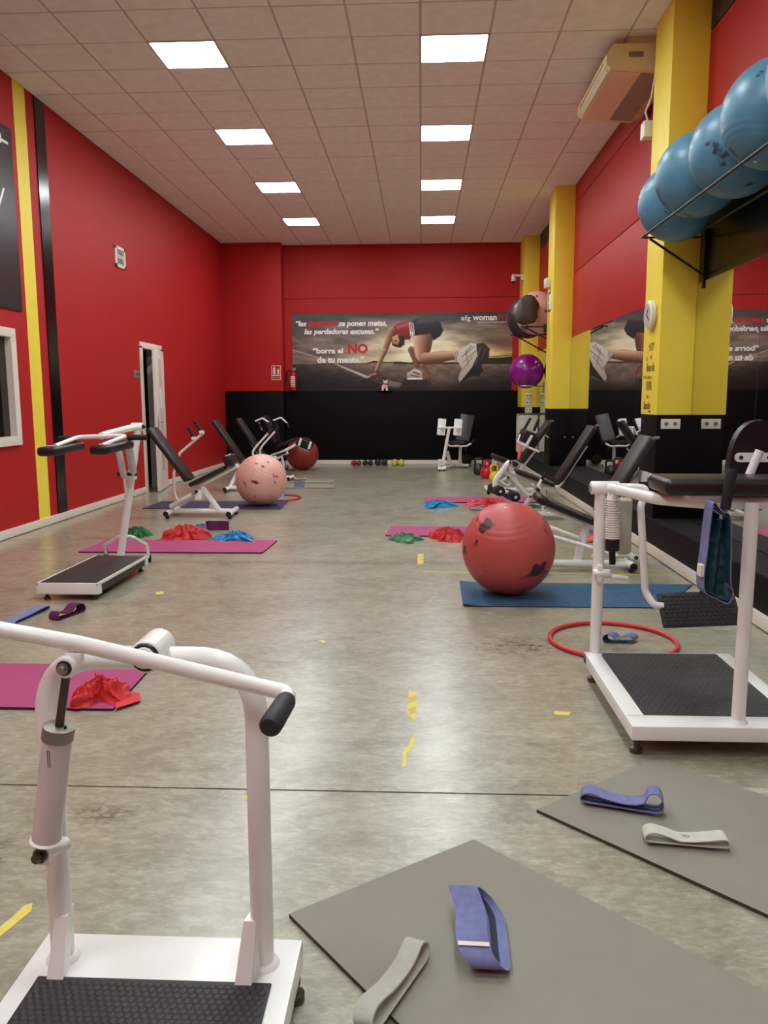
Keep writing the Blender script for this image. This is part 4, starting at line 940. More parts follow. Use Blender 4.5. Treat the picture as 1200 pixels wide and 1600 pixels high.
# far bands
o8 = (0.688, 9.851, 0.000); band('resistance_band', o8, (1, .1, 0), (.1, -1, 0), [(-.06, .01), (.0, .002), (.12, .002), (.15, .02), (.1, .05), (.02, .04), (-.06, .06), (-.08, .035)], .08, 'lilac', 'lilac band at the foot of the red sheet on the right side', inner='ink', stripes=((.2, .8),))
standing_band((-1.996, 12.411, 0.010), [(0, 0), (.06, -.015), (.13, .0), (.14, .05), (.07, .07), (.0, .06)], .08, 'lilac', 'lilac band rolled up on the nearer pale grey mat', 'ink')
o10 = (-2.126, 13.437, 0.009); band('resistance_band', o10, (1, .1, 0), (0, -1, 0), [(-.1, .003), (.05, .002), (.16, .01), (.1, .03), (.02, .02), (-.05, .045), (-.12, .02)], .08, 'greyband', 'pale band with a dark end on the farther pale grey mat', inner='ink', stripes=((.2, .8),), zoff=.0095)
def crumple(org, rx, ry, h, m, label, seed, rot=0.0, tail=None, n=60):
    """crumpled latex sheet: folded grid with sharp ridges, edges down on the floor"""
    org = Vector(org); t = thing('latex_sheet', org, label, 'exercise sheet')
    q = M(); g = {}; rnd = random.Random(seed); ph = [rnd.uniform(0, 9) for _ in range(6)]
    c_, s_ = math.cos(rot), math.sin(rot)
    for i in range(n+1):
        for j in range(n+1):
            u, v = 2*i/n-1, 2*j/n-1
            if u or v:
                mx = max(abs(u), abs(v)); L_ = math.hypot(u, v); k = .35+.65*(mx/L_); x, y = u*k, v*k
            else: x = y = 0
            rr = math.hypot(x, y); an_ = math.atan2(y, x)
            e = 1+.28*math.sin(3*an_+ph[0])+.17*math.sin(5*an_+ph[1])+.1*math.sin(9*an_+ph[2])
            p = Vector((x*1.3+ph[3], y*2.3+ph[4], seed))
            rid = 1-abs(noise.noise(p*1.25))*2.4; rid2 = 1-abs(noise.noise(p*2.6+Vector((4, 2, 0))))*2.2; rid3 = 1-abs(noise.noise(p*5.2+Vector((1, 7, 3))))*2
            z = h*max(0, 1-rr**2.6)**.8*(.36+.2*rid+.26*rid2+.2*rid3)+.010*max(0, rid3)*max(0, 1-rr)**.5
            x += .2*noise.noise(p*2.1+Vector((9, 0, 0))); y += .2*noise.noise(p*2.1+Vector((0, 9, 0)))
            X_, Y_ = x*rx*e, y*ry*e
            g[i, j] = q.bm.verts.new((org.x+X_*c_-Y_*s_, org.y+X_*s_+Y_*c_, org.z+.0015+max(z, 0)))
    for i in range(n):
        for j in range(n): q.bm.faces.new((g[i, j], g[i+1, j], g[i+1, j+1], g[i, j+1]))
    r_ = bmesh.ops.extrude_face_region(q.bm, geom=q.bm.faces[:]); bmesh.ops.translate(q.bm, vec=(0, 0, -.001), verts=[x for x in r_['geom'] if isinstance(x, bmesh.types.BMVert)])
    q.done('folded_sheet', m, t, ang=30)
    if tail:
        M().poly([(*p[:2], org.z+.002) for p in tail], (0, 0, .0015)).done('loose_end', m, t)
    return t
crumple((-1.471, 3.421, 0.013), .115, .13, .095, 'redcloth', 'crumpled red latex sheet on the left edge magenta mat', 3, .2, tail=[(-1.400, 3.487, 0.020), (-1.303, 3.467, 0.004), (-1.261, 3.374, 0.004), (-1.341, 3.271, 0.014)])
crumple((-2.884, 7.815, 0.000), .12, .13, .10, 'greencloth', 'crumpled dark green sheet behind the left standing machine', 5)
crumple((-2.354, 7.677, 0.013), .19, .14, .13, 'redcloth', 'crumpled red sheet at the back edge of the left magenta mat', 8, .1)
crumple((-1.825, 7.617, 0.013), .17, .13, .08, 'bluecloth', 'crumpled bright blue sheet at the right end of the left magenta mat', 11)
crumple((0.215, 10.144, 0.000), .18, .16, .09, 'bluecloth', 'crumpled bright blue sheet in front of the farthest magenta mat', 14)
crumple((0.900, 10.284, 0.000), .27, .2, .10, 'redcloth', 'spread red sheet in front of the farthest magenta mat, partly behind the red ball', 17)
crumple((1.437, 10.106, 0.000), .2, .12, .035, 'greencloth', 'flat green sheet beyond the large red ball', 21)
crumple((-0.155, 7.626, 0.000), .13, .14, .08, 'palegreen', 'crumpled pale green sheet in front of the near right magenta mat', 24, .2)
crumple((0.272, 7.710, 0.000), .15, .15, .13, 'redcloth', 'crumpled red sheet in front of the near right magenta mat', 27, -.1)
crumple((1.725, 7.691, 0.010), .17, .14, .05, 'salmon', 'salmon pink sheet on the floor under the near right bench', 31)
crumple((-2.065, 11.369, 0.000), .1, .16, .05, 'bluecloth', 'blue sheet half hidden behind the pink ball beside the far hoop', 33)

# ================================================================ DUMBBELLS AND KETTLEBELLS
def dumbbell(x, r, m, label):
    t = thing('dumbbell', (x, 16.84, 0), label, 'dumbbell', 'dumbbells along the back wall')
    for y in (16.77, 16.92):
        q = M(); q.lathe((x, y-r*.7, r), (x, y+r*.7, r), [(0, r*.62), (.12, r*.9), (.4, r), (.6, r), (.88, r*.9), (1, r*.62)], 14)
        q.done('head', m, t, ang=30)
        M().lathe((x, y-r*.72, r), (x, y-r*.68, r), [(0, r*.5), (1, r*.6)], 12).done('head_disc', m, t)
    M().cyl((x, 16.77, r), (x, 16.92, r), r*.32, 10).done('handle', m, t)
for x, r, m, lb in ((-1.435, .052, 'dbred', 'left of the two small red dumbbells'), (-1.33, .052, 'dbred', 'right of the two small red dumbbells'), (-1.195, .054, 'dbblack', 'first black dumbbell from the left, small'), (-1.08, .054, 'dbblack', 'second black dumbbell from the left, small'), (-.925, .066, 'dbblack', 'third black dumbbell from the left, larger'), (-.785, .066, 'dbblack', 'fourth black dumbbell from the left, larger'), (-.565, .064, 'dbyellow', 'left of the two yellow dumbbells'), (-.43, .064, 'dbyellow', 'right of the two yellow dumbbells')):
    dumbbell(x, r, m, lb+', by the black back wall')
def kettle(c, r, h, m, label, rot=0.0):
    t = thing('kettlebell', c, label, 'kettlebell', 'kettlebells near the far right bench'); c = Vector(c)
    M().lathe(c, c+Vector((0, 0, r*2.05)), [(0, r*.62), (.03, r*.7), (.25, r*.97), (.45, r*1.0), (.7, r*.86), (.9, r*.5), (1, r*.12)], 20).done('bell', m, t)
    d = Vector((math.cos(rot), math.sin(rot), 0)); z0 = c.z+r*1.55
    M().tube([c+d*r*.62+Vector((0, 0, r*1.5)), c+d*r*.72+Vector((0, 0, h-r*.15)), c-d*r*.72+Vector((0, 0, h-r*.15)), c-d*r*.62+Vector((0, 0, r*1.5))], r*.2, r*.5, 10).done('handle', m, t)
kettle((1.06, 14.63, 0), .105, .32, 'kbblack', 'black kettlebell standing apart on the left')
kettle((1.15, 13.95, 0), .115, .33, 'kbred', 'red kettlebell between the black and the yellow ones', .9)
kettle((1.30, 14.22, 0), .105, .31, 'kbblack', 'black kettlebell half hidden behind the red one', .3)
kettle((1.235, 13.45, 0), .085, .29, 'kbyellow', 'yellow kettlebell, nearest of the kettlebells', .2)
# ================================================================ MACHINES
GM = 'gym machine'
def bolt(p, d, r, parent, m='gunm'):
    p, d = Vector(p), Vector(d).normalized()
    M().lathe(p, p+d*r*1.6, [(0, r*1.25), (.35, r*1.25), (.36, r*.8), (1, r*.75)], 10).done('bolt', m, parent)
def cap(p, d, r, parent, L_=.012, m='black'):
    p, d = Vector(p), Vector(d).normalized(); M().lathe(p, p+d*L_, [(0, r*1.0), (.4, r*1.03), (1, r*.9)], 14).done('end_cap', m, parent)
def foot(p, parent, h=.05, r=.022):
    p = Vector(p)
    M().lathe((p.x, p.y, .0005), (p.x, p.y, h+.005), [(0, r), (.25, r), (.35, r*.5), (.5, r*.4), (.55, r*.6), (.75, r*.6), (.8, r*.35), (1, r*.35)], 12).done('levelling_foot', 'gunm', parent)
def studs(x0, x1, y0, y1, z, pitch, r, h, m, parent, mtx=None, name='stud', n=6):
    q = M(); row = 0; y = y0+r; vs = []; fs = []
    while y < y1-r*.6:
        x = x0+r+(pitch/2 if row % 2 else 0)
        while x < x1-r*.6:
            k = len(vs)
            for i in range(n): a = 2*math.pi*i/n+math.pi/6; vs.append((x+r*math.cos(a), y+r*math.sin(a), z))
            for i in range(n): a = 2*math.pi*i/n+math.pi/6; vs.append((x+r*.72*math.cos(a), y+r*.72*math.sin(a), z+h))
            fs.append([k+n+i for i in range(n)])
            for i in range(n): fs.append([k+i, k+(i+1) % n, k+n+(i+1) % n, k+n+i])
            x += pitch
        y += pitch*.866; row += 1
    me = bpy.data.meshes.new('t'); me.from_pydata([Vector(v) if mtx is None else mtx @ Vector(v) for v in vs], [], fs); q.bm.from_mesh(me); bpy.data.meshes.remove(me)
    return q.done(name, m, parent, kind='stuff', ang=20)

# ---- arched machine in the left foreground
t = thing('rowing_machine', (-.565, 1.3, 0), 'white arched tube machine with black grip and ribbed platform, largest in the left foreground', GM)
PX0, PX1, PY0, PY1, PZT = -.862, -.268, .86, 1.652, .13
q = M(); q.box((PX0, PY0, PZT-.012), (PX1, PY1, PZT), .005)
for lo, hi in (((PX0, PY0), (PX0+.05, PY1)), ((PX1-.012, PY0), (PX1, PY1)), ((PX0, PY1-.012), (PX1, PY1)), ((PX0, PY0), (PX1, PY0+.05))): q.box((*lo, PZT-.06), (*hi, PZT-.006), .003)
q.done('platform', 'white', t)
M().box((-.815, .93, PZT), (-.312, 1.505, PZT+.006), .002).done('rubber_tread', 'rubber', t); studs(-.813, -.314, .95, 1.503, PZT+.006, .0165, .0086, .0016, 'rubber', t)
for x in (PX0+.03, PX1-.015):
    for y in (PY0+.05, PY1-.03): foot((x, y, 0), t, PZT-.06)
AY = 1.57
M().tube([(-.79, AY, PZT), (-.79, AY, .822), (-.343, AY, .822), (-.343, AY, PZT)], .0245, .13, 20, 10).done('arched_frame', 'white', t)
for x in (-.79, -.343):
    M().lathe((x, AY, PZT), (x, AY, PZT+.012), [(0, .037), (.6, .033), (1, .026)], 18).done('weld_collar', 'white', t)
    s = .012 if x < -.5 else -.022
    M().poly([(x-.013+s, AY-.022, PZT+.115), (x+.013+s, AY-.022, PZT+.115), (x+.018+s*1.3, AY-.078, PZT), (x-.018+s*1.3, AY-.078, PZT)], (-s*.4, .045, 0)).done('gusset', 'white', t)
hub0, hub1 = Vector((-.553, AY-.058, .842)), Vector((-.553, AY+.035, .842))
hb_ = M().lathe(hub0, hub1, [(0, .031), (.03, .034), (.97, .034), (1, .031)], 22).done('pivot_hub', 'white', t)
M().lathe(hub0+V(0, .001, 0), hub0+V(0, -.004, 0), [(0, .03), (1, .028)], 20).done('bearing_ring', 'black', hb_)
M().lathe(hub0+V(0, -.003, 0), hub0+V(0, -.010, 0), [(0, .023), (1, .021)], 18).done('hub_plug', 'plastic', hb_); M().lathe(hub0+V(0, -.009, 0), hub0+V(0, -.012, 0), [(0, .015), (1, .014)], 18).done('hub_groove', 'black', hb_)
M().cyl(hub0+V(0, -.03, 0), hub0+V(0, .01, 0), .012, 12).done('pivot_shaft', 'plastic', t)
BY = AY-.105
bar = [(-0.999, 1.465, 0.942), (-0.670, 1.465, 0.885), (-0.255, 1.465, 0.789), (-0.254, 1.425, 0.787)]
M().tube(bar, .0158, .03, 16, 6).done('swing_bar', 'white', t)
g0, g1 = Vector((-0.254, 1.430, 0.789)), Vector((-0.266, 1.315, 0.782))
M().lathe(g0, g1, [(0, .0175), (.06, .0195), (.75, .021), (.93, .0205), (.985, .016), (1, .008)], 20).done('hand_grip', 'grip', t)
c0 = Vector((-0.686, 1.455, 0.843)); c1 = Vector((-0.710, 1.455, 0.720)); c2 = Vector((-0.715, 1.455, 0.696)); c3 = Vector((-0.751, 1.455, 0.478)); c4 = Vector((-0.762, 1.455, 0.448))
M().cyl(c0+V(0, -.016, 0), c0+V(0, .022, 0), .022, 18, .004).done('clevis_ring', 'white', t); M().lathe(c0+V(0, -.016, 0), c0+V(0, -.0195, 0), [(0, .0155), (1, .014)], 16).done('bearing_ring', 'black', t); M().box((c0.x-.004, c0.y-.006, c0.z+.006), (c0.x+.03, c0.y+.012, c0.z+.026), .003).done('lug', 'white', t)
bolt(c0+V(0, -.016, 0), (-.15, -1, 0), .0095, t, 'steel')
M().cyl(c0+(c1-c0)*.16, c1, .0085, 12).done('piston_rod', 'gunm', t)
dax = (c3-c1).normalized()
M().lathe(c1, c2+dax*.004, [(0, .028), (.05, .031), (.95, .031), (1, .029)], 22).done('cylinder_collar', 'alu', t)
for a in (.7, 3.4): M().cyl(c1+V(.02*math.cos(a), -.02*math.sin(a)*.6, .0025), c1+V(.02*math.cos(a), -.02*math.sin(a)*.6, -.002), .003, 8).done('pin_hole', 'black', t)
M().lathe(c2, c3, [(0, .0285), (1, .0285)], 24).done('cylinder', 'cylw', t)
M().lathe(c3-dax*.004, c3+dax*.004, [(0, .029), (.5, .0325), (1, .029)], 24).done('retaining_ring', 'white', t)
M().box((c4.x-.018, c4.y-.005, c4.z-.024), (c4.x+.016, c4.y+.016, c4.z+.03), .006).cyl((c4.x, c4.y, c4.z), (c4.x+.02, c4.y+.06, c4.z-.012), .014, 12).done('lower_bracket', 'white', t)
bolt(c4+V(0, -.004, 0), (-.2, -1, 0), .0125, t)
for k in range(2): M().box((c2.x-.009+k*.004, c2.y-.0292, c2.z-.05), (c2.x-.0078+k*.004, c2.y-.0275, c2.z-.015)).done('tiny_print_line', 'printdk', t)

# ---- right foreground machine
t = thing('glute_machine', (1.15, 3.3, 0), 'white machine with black seat pad, ribbed deck and bellows cylinder, right foreground', GM)
x0, x1, y0, y1, zt = .80, 1.50, 2.895, 3.80, .13
q = M()
q.box((x0, y0, zt-.058), (x1, y0+.115, zt), .006); q.box((x0, y0+.1, zt-.058), (x0+.075, y1, zt), .006); q.box((x1-.07, y0+.1, zt-.058), (x1, y1, zt), .006); q.box((x0, y1-.06, zt-.05), (x1, y1, zt-.002), .004)
q.done('base_frame', 'white', t)
M().box((x0+.074, y0+.113, zt-.02), (x1-.069, y1-.02, zt+.002), .002).done('rubber_deck', 'rubber', t); studs(x0+.08, x1-.075, y0+.12, y1-.025, zt+.002, .026, .011, .002, 'rubber', t)
for x in (x0+.035, x1-.035):
    for y in (y0+.06, y1-.06): foot((x, y, 0), t, zt-.056, .024)
LP = Vector((.845, 3.755, zt)); RP = Vector((1.215, 2.955, zt))
M().cyl(LP, (LP.x, LP.y, .93), .0265, 18).done('rear_post', 'white', t); M().cyl(RP, (RP.x+.012, RP.y+.02, .975), .0255, 18).done('front_post', 'white', t)
for p in (LP, RP): M().lathe(p, p+V(0, 0, .012), [(0, .036), (1, .027)], 16).done('weld_collar', 'white', t)
M().cyl((.795, 3.74, .945), (.925, 3.74, .945), .031, 20, .003).done('pivot_tube', 'white', t); M().lathe((.796, 3.74, .945), (.789, 3.74, .945), [(0, .023), (1, .02)], 16).done('pivot_plug', 'steel', t)
M().tube([(.885, 3.74, .945), (.93, 3.16, .965), (1.06, 3.02, .968), (1.95, 3.0, .968)], .0245, .12, 16, 6).done('seat_beam', 'white', t)
M().pad((.905, 3.085, 1.03), (1.95, 3.065, 1.03), .27, .062, side=(0, 1, 0), bev=.022, seg=4).done('seat_pad', 'vinyl', t)
M().box((1.0, 2.99, .986), (1.12, 3.12, 1.0), .003).done('pad_bracket', 'white', t)
# bellows and cylinder near the rear post
ba, bb = Vector((0.886, 3.680, 0.901)), Vector((0.890, 3.680, 0.712))
prof = []
for k in range(17):
    prof += [((k+.1)/17, .0255), ((k+.35)/17, .034), ((k+.65)/17, .034), ((k+.9)/17, .0255)]
M().lathe(ba, bb, prof, 18).done('bellows', 'white', t, 'white ribbed bellows')
M().cyl(bb, bb+V(0, 0, -.055), .033, 16, .003).cyl(bb+V(0, 0, -.05), bb+V(.004, 0, -.12), .015, 12).done('bellows_cap', 'black', t)
M().lathe(ba+V(0, 0, .05), ba+V(0, 0, -.002), [(0, .012), (.4, .012), (.45, .024), (1, .03)], 14).done('upper_clevis', 'white', t)
M().cyl(ba+V(-.02, -.01, .022), ba+V(.02, -.01, .022), .008, 10).done('clevis_pin', 'steel', t)
q0 = Vector((0.972, 3.800, 0.890)); q1 = Vector((0.974, 3.800, 0.620))
M().lathe(q0, q1, [(0, .022), (.04, .034), (.96, .034), (1, .028)], 18).done('damper_cylinder', 'cylgrey', t, 'milky grey damper cylinder')
M().box((LP.x-.012, LP.y-.05, .50), (LP.x+.012, LP.y, .58), .004).cyl((LP.x-.03, LP.y-.035, .54), (LP.x+.05, LP.y-.035, .54), .02, 14, .003).cyl((LP.x+.05, LP.y-.04, .525), (.98, 3.72, .515), .011, 10).done('lower_bracket', 'white', t)
# swinging foot plate arm
M().tube([(.90, 3.70, .955), (1.04, 3.66, .955), (1.002, 3.640, 0.874), (1.039, 3.640, 0.470), (1.071, 3.600, 0.417), (1.111, 3.600, 0.414)], .0165, .07, 14, 6).done('foot_arm', 'white', t)
fp = Matrix.Translation(Vector((1.267, 3.580, 0.409))) @ Matrix.Rotation(math.radians(-3), 4, 'Y') @ Matrix.Rotation(math.radians(52), 4, 'X')
M().box((-.175, -.085, -.012), (.175, .085, 0), .008, fp).done('foot_plate', 'rubber', t, 'black hexagon-textured foot plate'); studs(-.17, .17, -.08, .08, 0, .0225, .0102, .003, 'rubber', t, fp)
# handle with grip, back support
M().tube([(1.08, 3.02, .955), (1.067, 2.940, 0.966), (1.097, 2.900, 0.941), (1.097, 2.880, 0.974), (1.110, 2.880, 1.101)], .0125, .025, 12).done('handle_tube', 'white', t)
M().lathe((1.093, 2.880, 0.960), (1.110, 2.880, 1.106), [(0, .0165), (.05, .018), (.9, .019), (1, .014)], 16).done('hand_grip', 'foam', t)
# lumbar pad
M().tube([(1.274, 3.200, 0.979), (1.336, 3.200, 1.152)], .017, 0, 14).done('back_post', 'white', t)
pc = Vector((1.341, 3.245, 1.121)); n_ = 28; pr = []
for i in range(n_):
    a = 2*math.pi*i/n_; x = math.copysign(abs(math.cos(a))**.8, math.cos(a))*.115; z = math.copysign(abs(math.sin(a))**.8, math.sin(a))*.185; pr.append((pc.x+.02+x*(1-.12*(z < 0)*abs(z)/.2)+.06*z, 3.262, pc.z-.035+z))
q = M(); q.poly(pr, (0, .05, 0)); bmesh.ops.bevel(q.bm, geom=[e for e in q.bm.edges if len(e.link_faces) == 2 and e.calc_face_angle(0) > 1.0], offset=.014, segments=3, affect='EDGES'); q.done('lumbar_pad', 'black', t)
q = M(); r_ = .019
pc.z += 0
pts = [(pc.x-.06+r_*math.cos(a), 3.252, pc.z+r_*math.sin(a)) for a in [math.pi/2+math.pi*k/8 for k in range(9)]]+[(pc.x+.06+r_*math.cos(a), 3.252, pc.z+r_*math.sin(a)) for a in [-math.pi/2+math.pi*k/8 for k in range(9)]]
q.poly(pts, (0, .008, 0)).done('pad_plate', 'white', t)
for s in (-1, 1): M().cyl((pc.x+s*.055, 3.254, pc.z), (pc.x+s*.055, 3.250, pc.z), .0085, 10).done('plate_hole', 'black', t)
# lilac fabric band hung on the handle
hb0 = Vector((1.073, 2.915, 0.932))
t2 = thing('resistance_band', (hb0.x, hb0.y, .65), 'lilac band with teal lining hanging from the grip of the right machine', 'resistance band')
O = closed([((1.049, 2.905, 0.987)[0], (1.049, 2.905, 0.987)[2], 0)]+[(p[0], p[2], 0) for p in ((1.080, 2.905, 0.957), (1.113, 2.905, 0.933), (1.121, 2.905, 0.829), (1.126, 2.905, 0.698), (1.138, 2.905, 0.650), (1.119, 2.905, 0.614), (1.072, 2.905, 0.633), (1.034, 2.905, 0.656), (1.026, 2.905, 0.709), (1.033, 2.905, 0.805), (1.039, 2.905, 0.912))], 6)
def ribbon(O, ya, yb, th, m, nm, par, wob=0, lab=None):
    q = M(); k = len(O); rows = []
    for i, p in enumerate(O):
        d = (O[(i+1) % k]-O[i-1]).normalized(); nr = Vector((d.y, -d.x, 0)); r_ = []
        for off in (0, th):
            for y in (ya, yb):
                pp = p+nr*off; wv = wob*math.sin(i*2.1) if wob else 0
                r_.append(q.bm.verts.new((pp.x+wv*.6, y+wv*.5, pp.y)))
        rows.append(r_)
    for i in range(k):
        A, B = rows[i], rows[(i+1) % k]
        for x, y in ((0, 1), (1, 3), (3, 2), (2, 0)): q.bm.faces.new((A[x], A[y], B[y], B[x]))
    return q.done(nm, m, par, lab, ang=60)
ctr = sum((Vector(p) for p in O), Vector())/len(O)
ribbon(O, 2.87, 2.945, .0035, 'lilac', 'woven_loop', t2)
ribbon([ctr+(p-ctr)*.93 for p in O], 2.872, 2.943, .002, 'tealdk', 'inner_lining', t2, 0, 'dark teal lining')
# slack lining folded inside the loop
q = M()
cols = 15; rws = 26; gg = {}
xa, xb = (1.051, 2.930, 0.801)[0], (1.130, 2.930, 0.801)[0]; za, zb_ = (1.080, 2.930, 0.915)[2], (1.095, 2.930, 0.631)[2]
for i in range(rws+1):
    for j in range(cols+1):
        v = i/rws; u = j/cols; w_ = .5-.5*math.cos(math.pi*min(1, v*1.6+.35)); xm = (xa+xb)/2-.010*v
        gg[i, j] = q.bm.verts.new((xm+(u-.5)*(xb-xa)*(.72+.3*v)+.002*math.sin(v*40), 2.925+.018*math.sin(u*9+v*1.2)+.004*math.sin(v*34+u*4), za+(zb_-za)*v))
for i in range(rws):
    for j in range(cols): q.bm.faces.new((gg[i, j], gg[i+1, j], gg[i+1, j+1], gg[i, j+1]))
q.done('folded_lining', 'tealdk', t2)
M().box(((1.017, 2.870, 0.736)[0]-.004, 2.868, (1.017, 2.870, 0.736)[2]-.022), ((1.027, 2.870, 0.736)[0], 2.905, (1.017, 2.870, 0.736)[2]+.022), .002).done('sewn_label', 'paper', t2, 'white sewn label')

# ---- left standing machine with two arm pads
t = thing('glute_machine', (-2.43, 5.9, 0), 'white standing machine with black deck and two black arm pads by the red wall', GM)
x0, x1, y0, y1, zt = -2.64, -2.205, 5.20, 6.20, .12
q = M(); q.box((x0, y0, zt-.075), (x1, y0+.012, zt+.004), .004); q.box((x0, y0, zt-.016), (x0+.016, y1, zt+.004), .003); q.box((x1-.016, y0, zt-.016), (x1, y1, zt+.004), .003); q.box((x0, y1-.05, zt-.075), (x1, y1, zt-.01), .004); q.box((x0, y0+.01, zt-.075), (x0+.05, y0+.06, zt-.01)); q.box((x1-.05, y0+.01, zt-.075), (x1, y0+.06, zt-.01))
q.done('base_frame', 'white', t)
M().box((x0+.014, y0+.01, zt-.03), (x1-.014, y1-.004, zt+.002), .002).done('deck', 'rubber', t); M().box((x1-.02, y0+.05, zt-.07), (x1-.012, y1-.05, zt-.014)).done('side_plate', 'black', t)
for x in (x0+.05, x1-.05):
    for y in (y0+.05, y1-.04): foot((x, y, 0), t, zt-.07, .022)
pb_ = Vector((-2.461, 6.260, 0.109)); pt_ = Vector((-2.264, 6.260, 1.129))
pb_.z = .06
M().cyl(pb_, pt_, .031, 18).done('post', 'white', t)
M().box((pb_.x-.04, 6.19, .05), (pb_.x+.04, 6.28, .09), .004).done('post_foot', 'white', t)
M().tube([(-2.802, 6.813, 0.010), (-2.680, 6.500, 0.154), (-2.480, 6.330, 0.256), (-2.379, 6.330, 0.256), (-2.319, 6.500, 0.156), (-2.314, 6.531, 0.012)], .0135, .05, 10).done('rear_stay', 'white', t)
e_ = Vector((-2.314, 6.531, 0.012)); M().cyl((e_.x, e_.y, .001), (e_.x, e_.y, .06), .0185, 12).done('rubber_foot', 'black', t)
e_ = Vector((-2.802, 6.813, 0.010)); M().cyl((e_.x, e_.y, .001), (e_.x, e_.y, .06), .0185, 12).done('rubber_foot', 'black', t)
hubp = Vector((-2.242, 6.260, 1.155)); M().cyl(hubp+V(-.07, 0, 0), hubp+V(.02, 0, 0), .033, 16, .004).done('pivot_tube', 'white', t); bolt(hubp+V(.02, 0, 0), (1, -.3, 0), .014, t, 'black')
M().tube([hubp+V(-.02, 0, 0), (-2.310, 6.150, 1.143), (-2.366, 5.780, 1.104)], .027, .1, 14).done('main_arm', 'white', t)
cbL, cbR = Vector((-2.532, 5.760, 1.096)), Vector((-2.166, 5.760, 1.105))
M().tube([(-2.531, 5.380, 1.051), cbL, cbR, (-2.197, 5.380, 1.055)], .0165, .05, 12).done('cross_bar', 'white', t)
for a, bq in (((-2.561, 5.550, 1.019), 0), ((-2.193, 5.550, 1.030), 1)):
    a = Vector(a); M().pad((a.x, 5.30, a.z-.004), (a.x, 5.80, a.z+.012), .135, .062, side=(1, 0, 0), bev=.02, seg=3).done('arm_pad', 'vinyl', t)
    for y in (5.42, 5.66): M().box((a.x-.045, y-.012, a.z+.022), (a.x+.045, y+.012, a.z+.034), .002).done('pad_bracket', 'white', t)
for p, s in ((cbL, -1), (cbR, 1)):
    M().lathe(p+V(.01*s, 0, -.012), p+V(.15*s, 0, -.012), [(0, .02), (.05, .021), (.95, .021), (1, .015)], 14).done('hand_grip', 'foam', t)
for a, b_, c_, r in (((-2.308, 5.950, 0.990), (-2.312, 6.050, 0.770), (-2.329, 6.120, 0.631), .026), ((-2.208, 5.900, 1.022), (-2.257, 6.100, 0.805), (-2.272, 6.150, 0.781), .03)):
    M().lathe(a, b_, [(0, r*.8), (.05, r), (.93, r), (1, r*.8)], 14).done('cylinder', 'cylw', t); M().cyl(b_, c_, r*.45, 10).done('piston_rod', 'white', t)
k_ = Vector((-2.310, 6.200, 0.786)); M().box((k_.x-.05, k_.y-.06, k_.z-.05), (k_.x+.03, k_.y+.05, k_.z+.01), .006).done('cylinder_bracket', 'white', t); M().cyl(k_+V(-.09, -.05, .0), k_+V(.06, -.05, 0), .016, 10).done('bracket_pin', 'black', t)

# ---- benches
def cushion(name, a, b, w, T, t, m='vinyl', yoff=0, bev=.02):
    a, b = add(a, dy=yoff), add(b, dy=yoff); return M().pad(a, b, w, T, (0, 1, 0), bev, seg=3).done(name, m, t)
def hyd(a, b, c, r, t, m='cylw'):
    M().lathe(a, b, [(0, r*.75), (.04, r), (.95, r), (1, r*.75)], 14).done('cylinder', m, t); M().cyl(b, c, r*.45, 10).done('piston_rod', 'steel', t)
def cross(p, q_, r, t, name='cross_tube'):
    M().cyl(p, q_, r, 14).done(name, 'white', t); p, q_ = Vector(p), Vector(q_); cap(p, p-q_, r*1.02, t); cap(q_, q_-p, r*1.02, t)
def pads_feet(p, t): M().cyl((p[0], p[1], .0005), (p[0], p[1], p[2]-.02), .022, 10).done('rubber_foot', 'black', t)
# left bench nearest (A)
Y_ = 9.25
t = thing('leg_bench', (-2.65, Y_, 0), 'reclined black and white bench nearest on the left, behind the standing machine', GM)
zb = .062
l0, l1 = Vector((-2.966, 8.995, 0.062)), Vector((-2.969, 9.496, 0.062)); r0, r1 = Vector((-2.226, 8.984, 0.062)), Vector((-2.240, 9.395, 0.062))
l1 = V(l0.x, l0.y+.5, zb); r1 = V(r0.x-.02, r0.y+.5, zb); ym = (l0.y+l1.y)/2
cross(l0, l1, .03, t); cross(r0, r1, .03, t)
for p in (l0, r0): pads_feet(add(p, dy=.05), t)
for p in (l1, r1): pads_feet(add(p, dy=-.05), t)
M().cyl((l0.x, ym, zb), (r0.x, ym, zb), .032, 14).done('base_tube', 'white', t)
pt0, pt1 = (-2.397, 9.300, 0.044), (-2.603, 9.300, 0.352)
M().tube([(pt0[0], ym, zb), (pt1[0], ym, pt1[2])], .034, 0, 14).done('post', 'white', t); M().tube([(-2.521, 9.300, 0.051), (-2.486, 9.300, 0.167)], .03, 0, 12).done('post', 'white', t); 
cushion('backrest', (-3.183, 9.250, 1.046), (-2.740, 9.250, 0.433), .30, .065, t)
cushion('seat', (-2.727, 9.250, 0.380), (-2.298, 9.250, 0.585), .24, .05, t)
M().tube([(-2.735, 9.250, 0.357), (-2.627, 9.250, 0.372), (-2.160, 9.250, 0.608)], .026, .05, 12).tube([(-2.749, 9.300, 0.374), (-3.180, 9.300, 0.984)], .016, 0, 10).done('seat_beam', 'white', t)
a = Vector((-2.249, 9.250, 0.665)); fm_ = Matrix.Translation(a) @ Matrix.Rotation(math.radians(-22), 4, 'Y')
M().box((-.05, -.15, -.065), (.05, .15, .065), .022, fm_, 3).done('knee_pad', 'vinyl', t); M().box((-.03, -.03, .06), (.03, .03, .075), .006, fm_).done('pad_clip', 'white', t)
hyd((-2.960, 9.150, 0.124), (-2.694, 9.150, 0.269), (-2.609, 9.180, 0.319), .03, t); hyd((-2.930, 9.400, 0.106), (-2.721, 9.400, 0.224), (-2.620, 9.380, 0.281), .026, t)
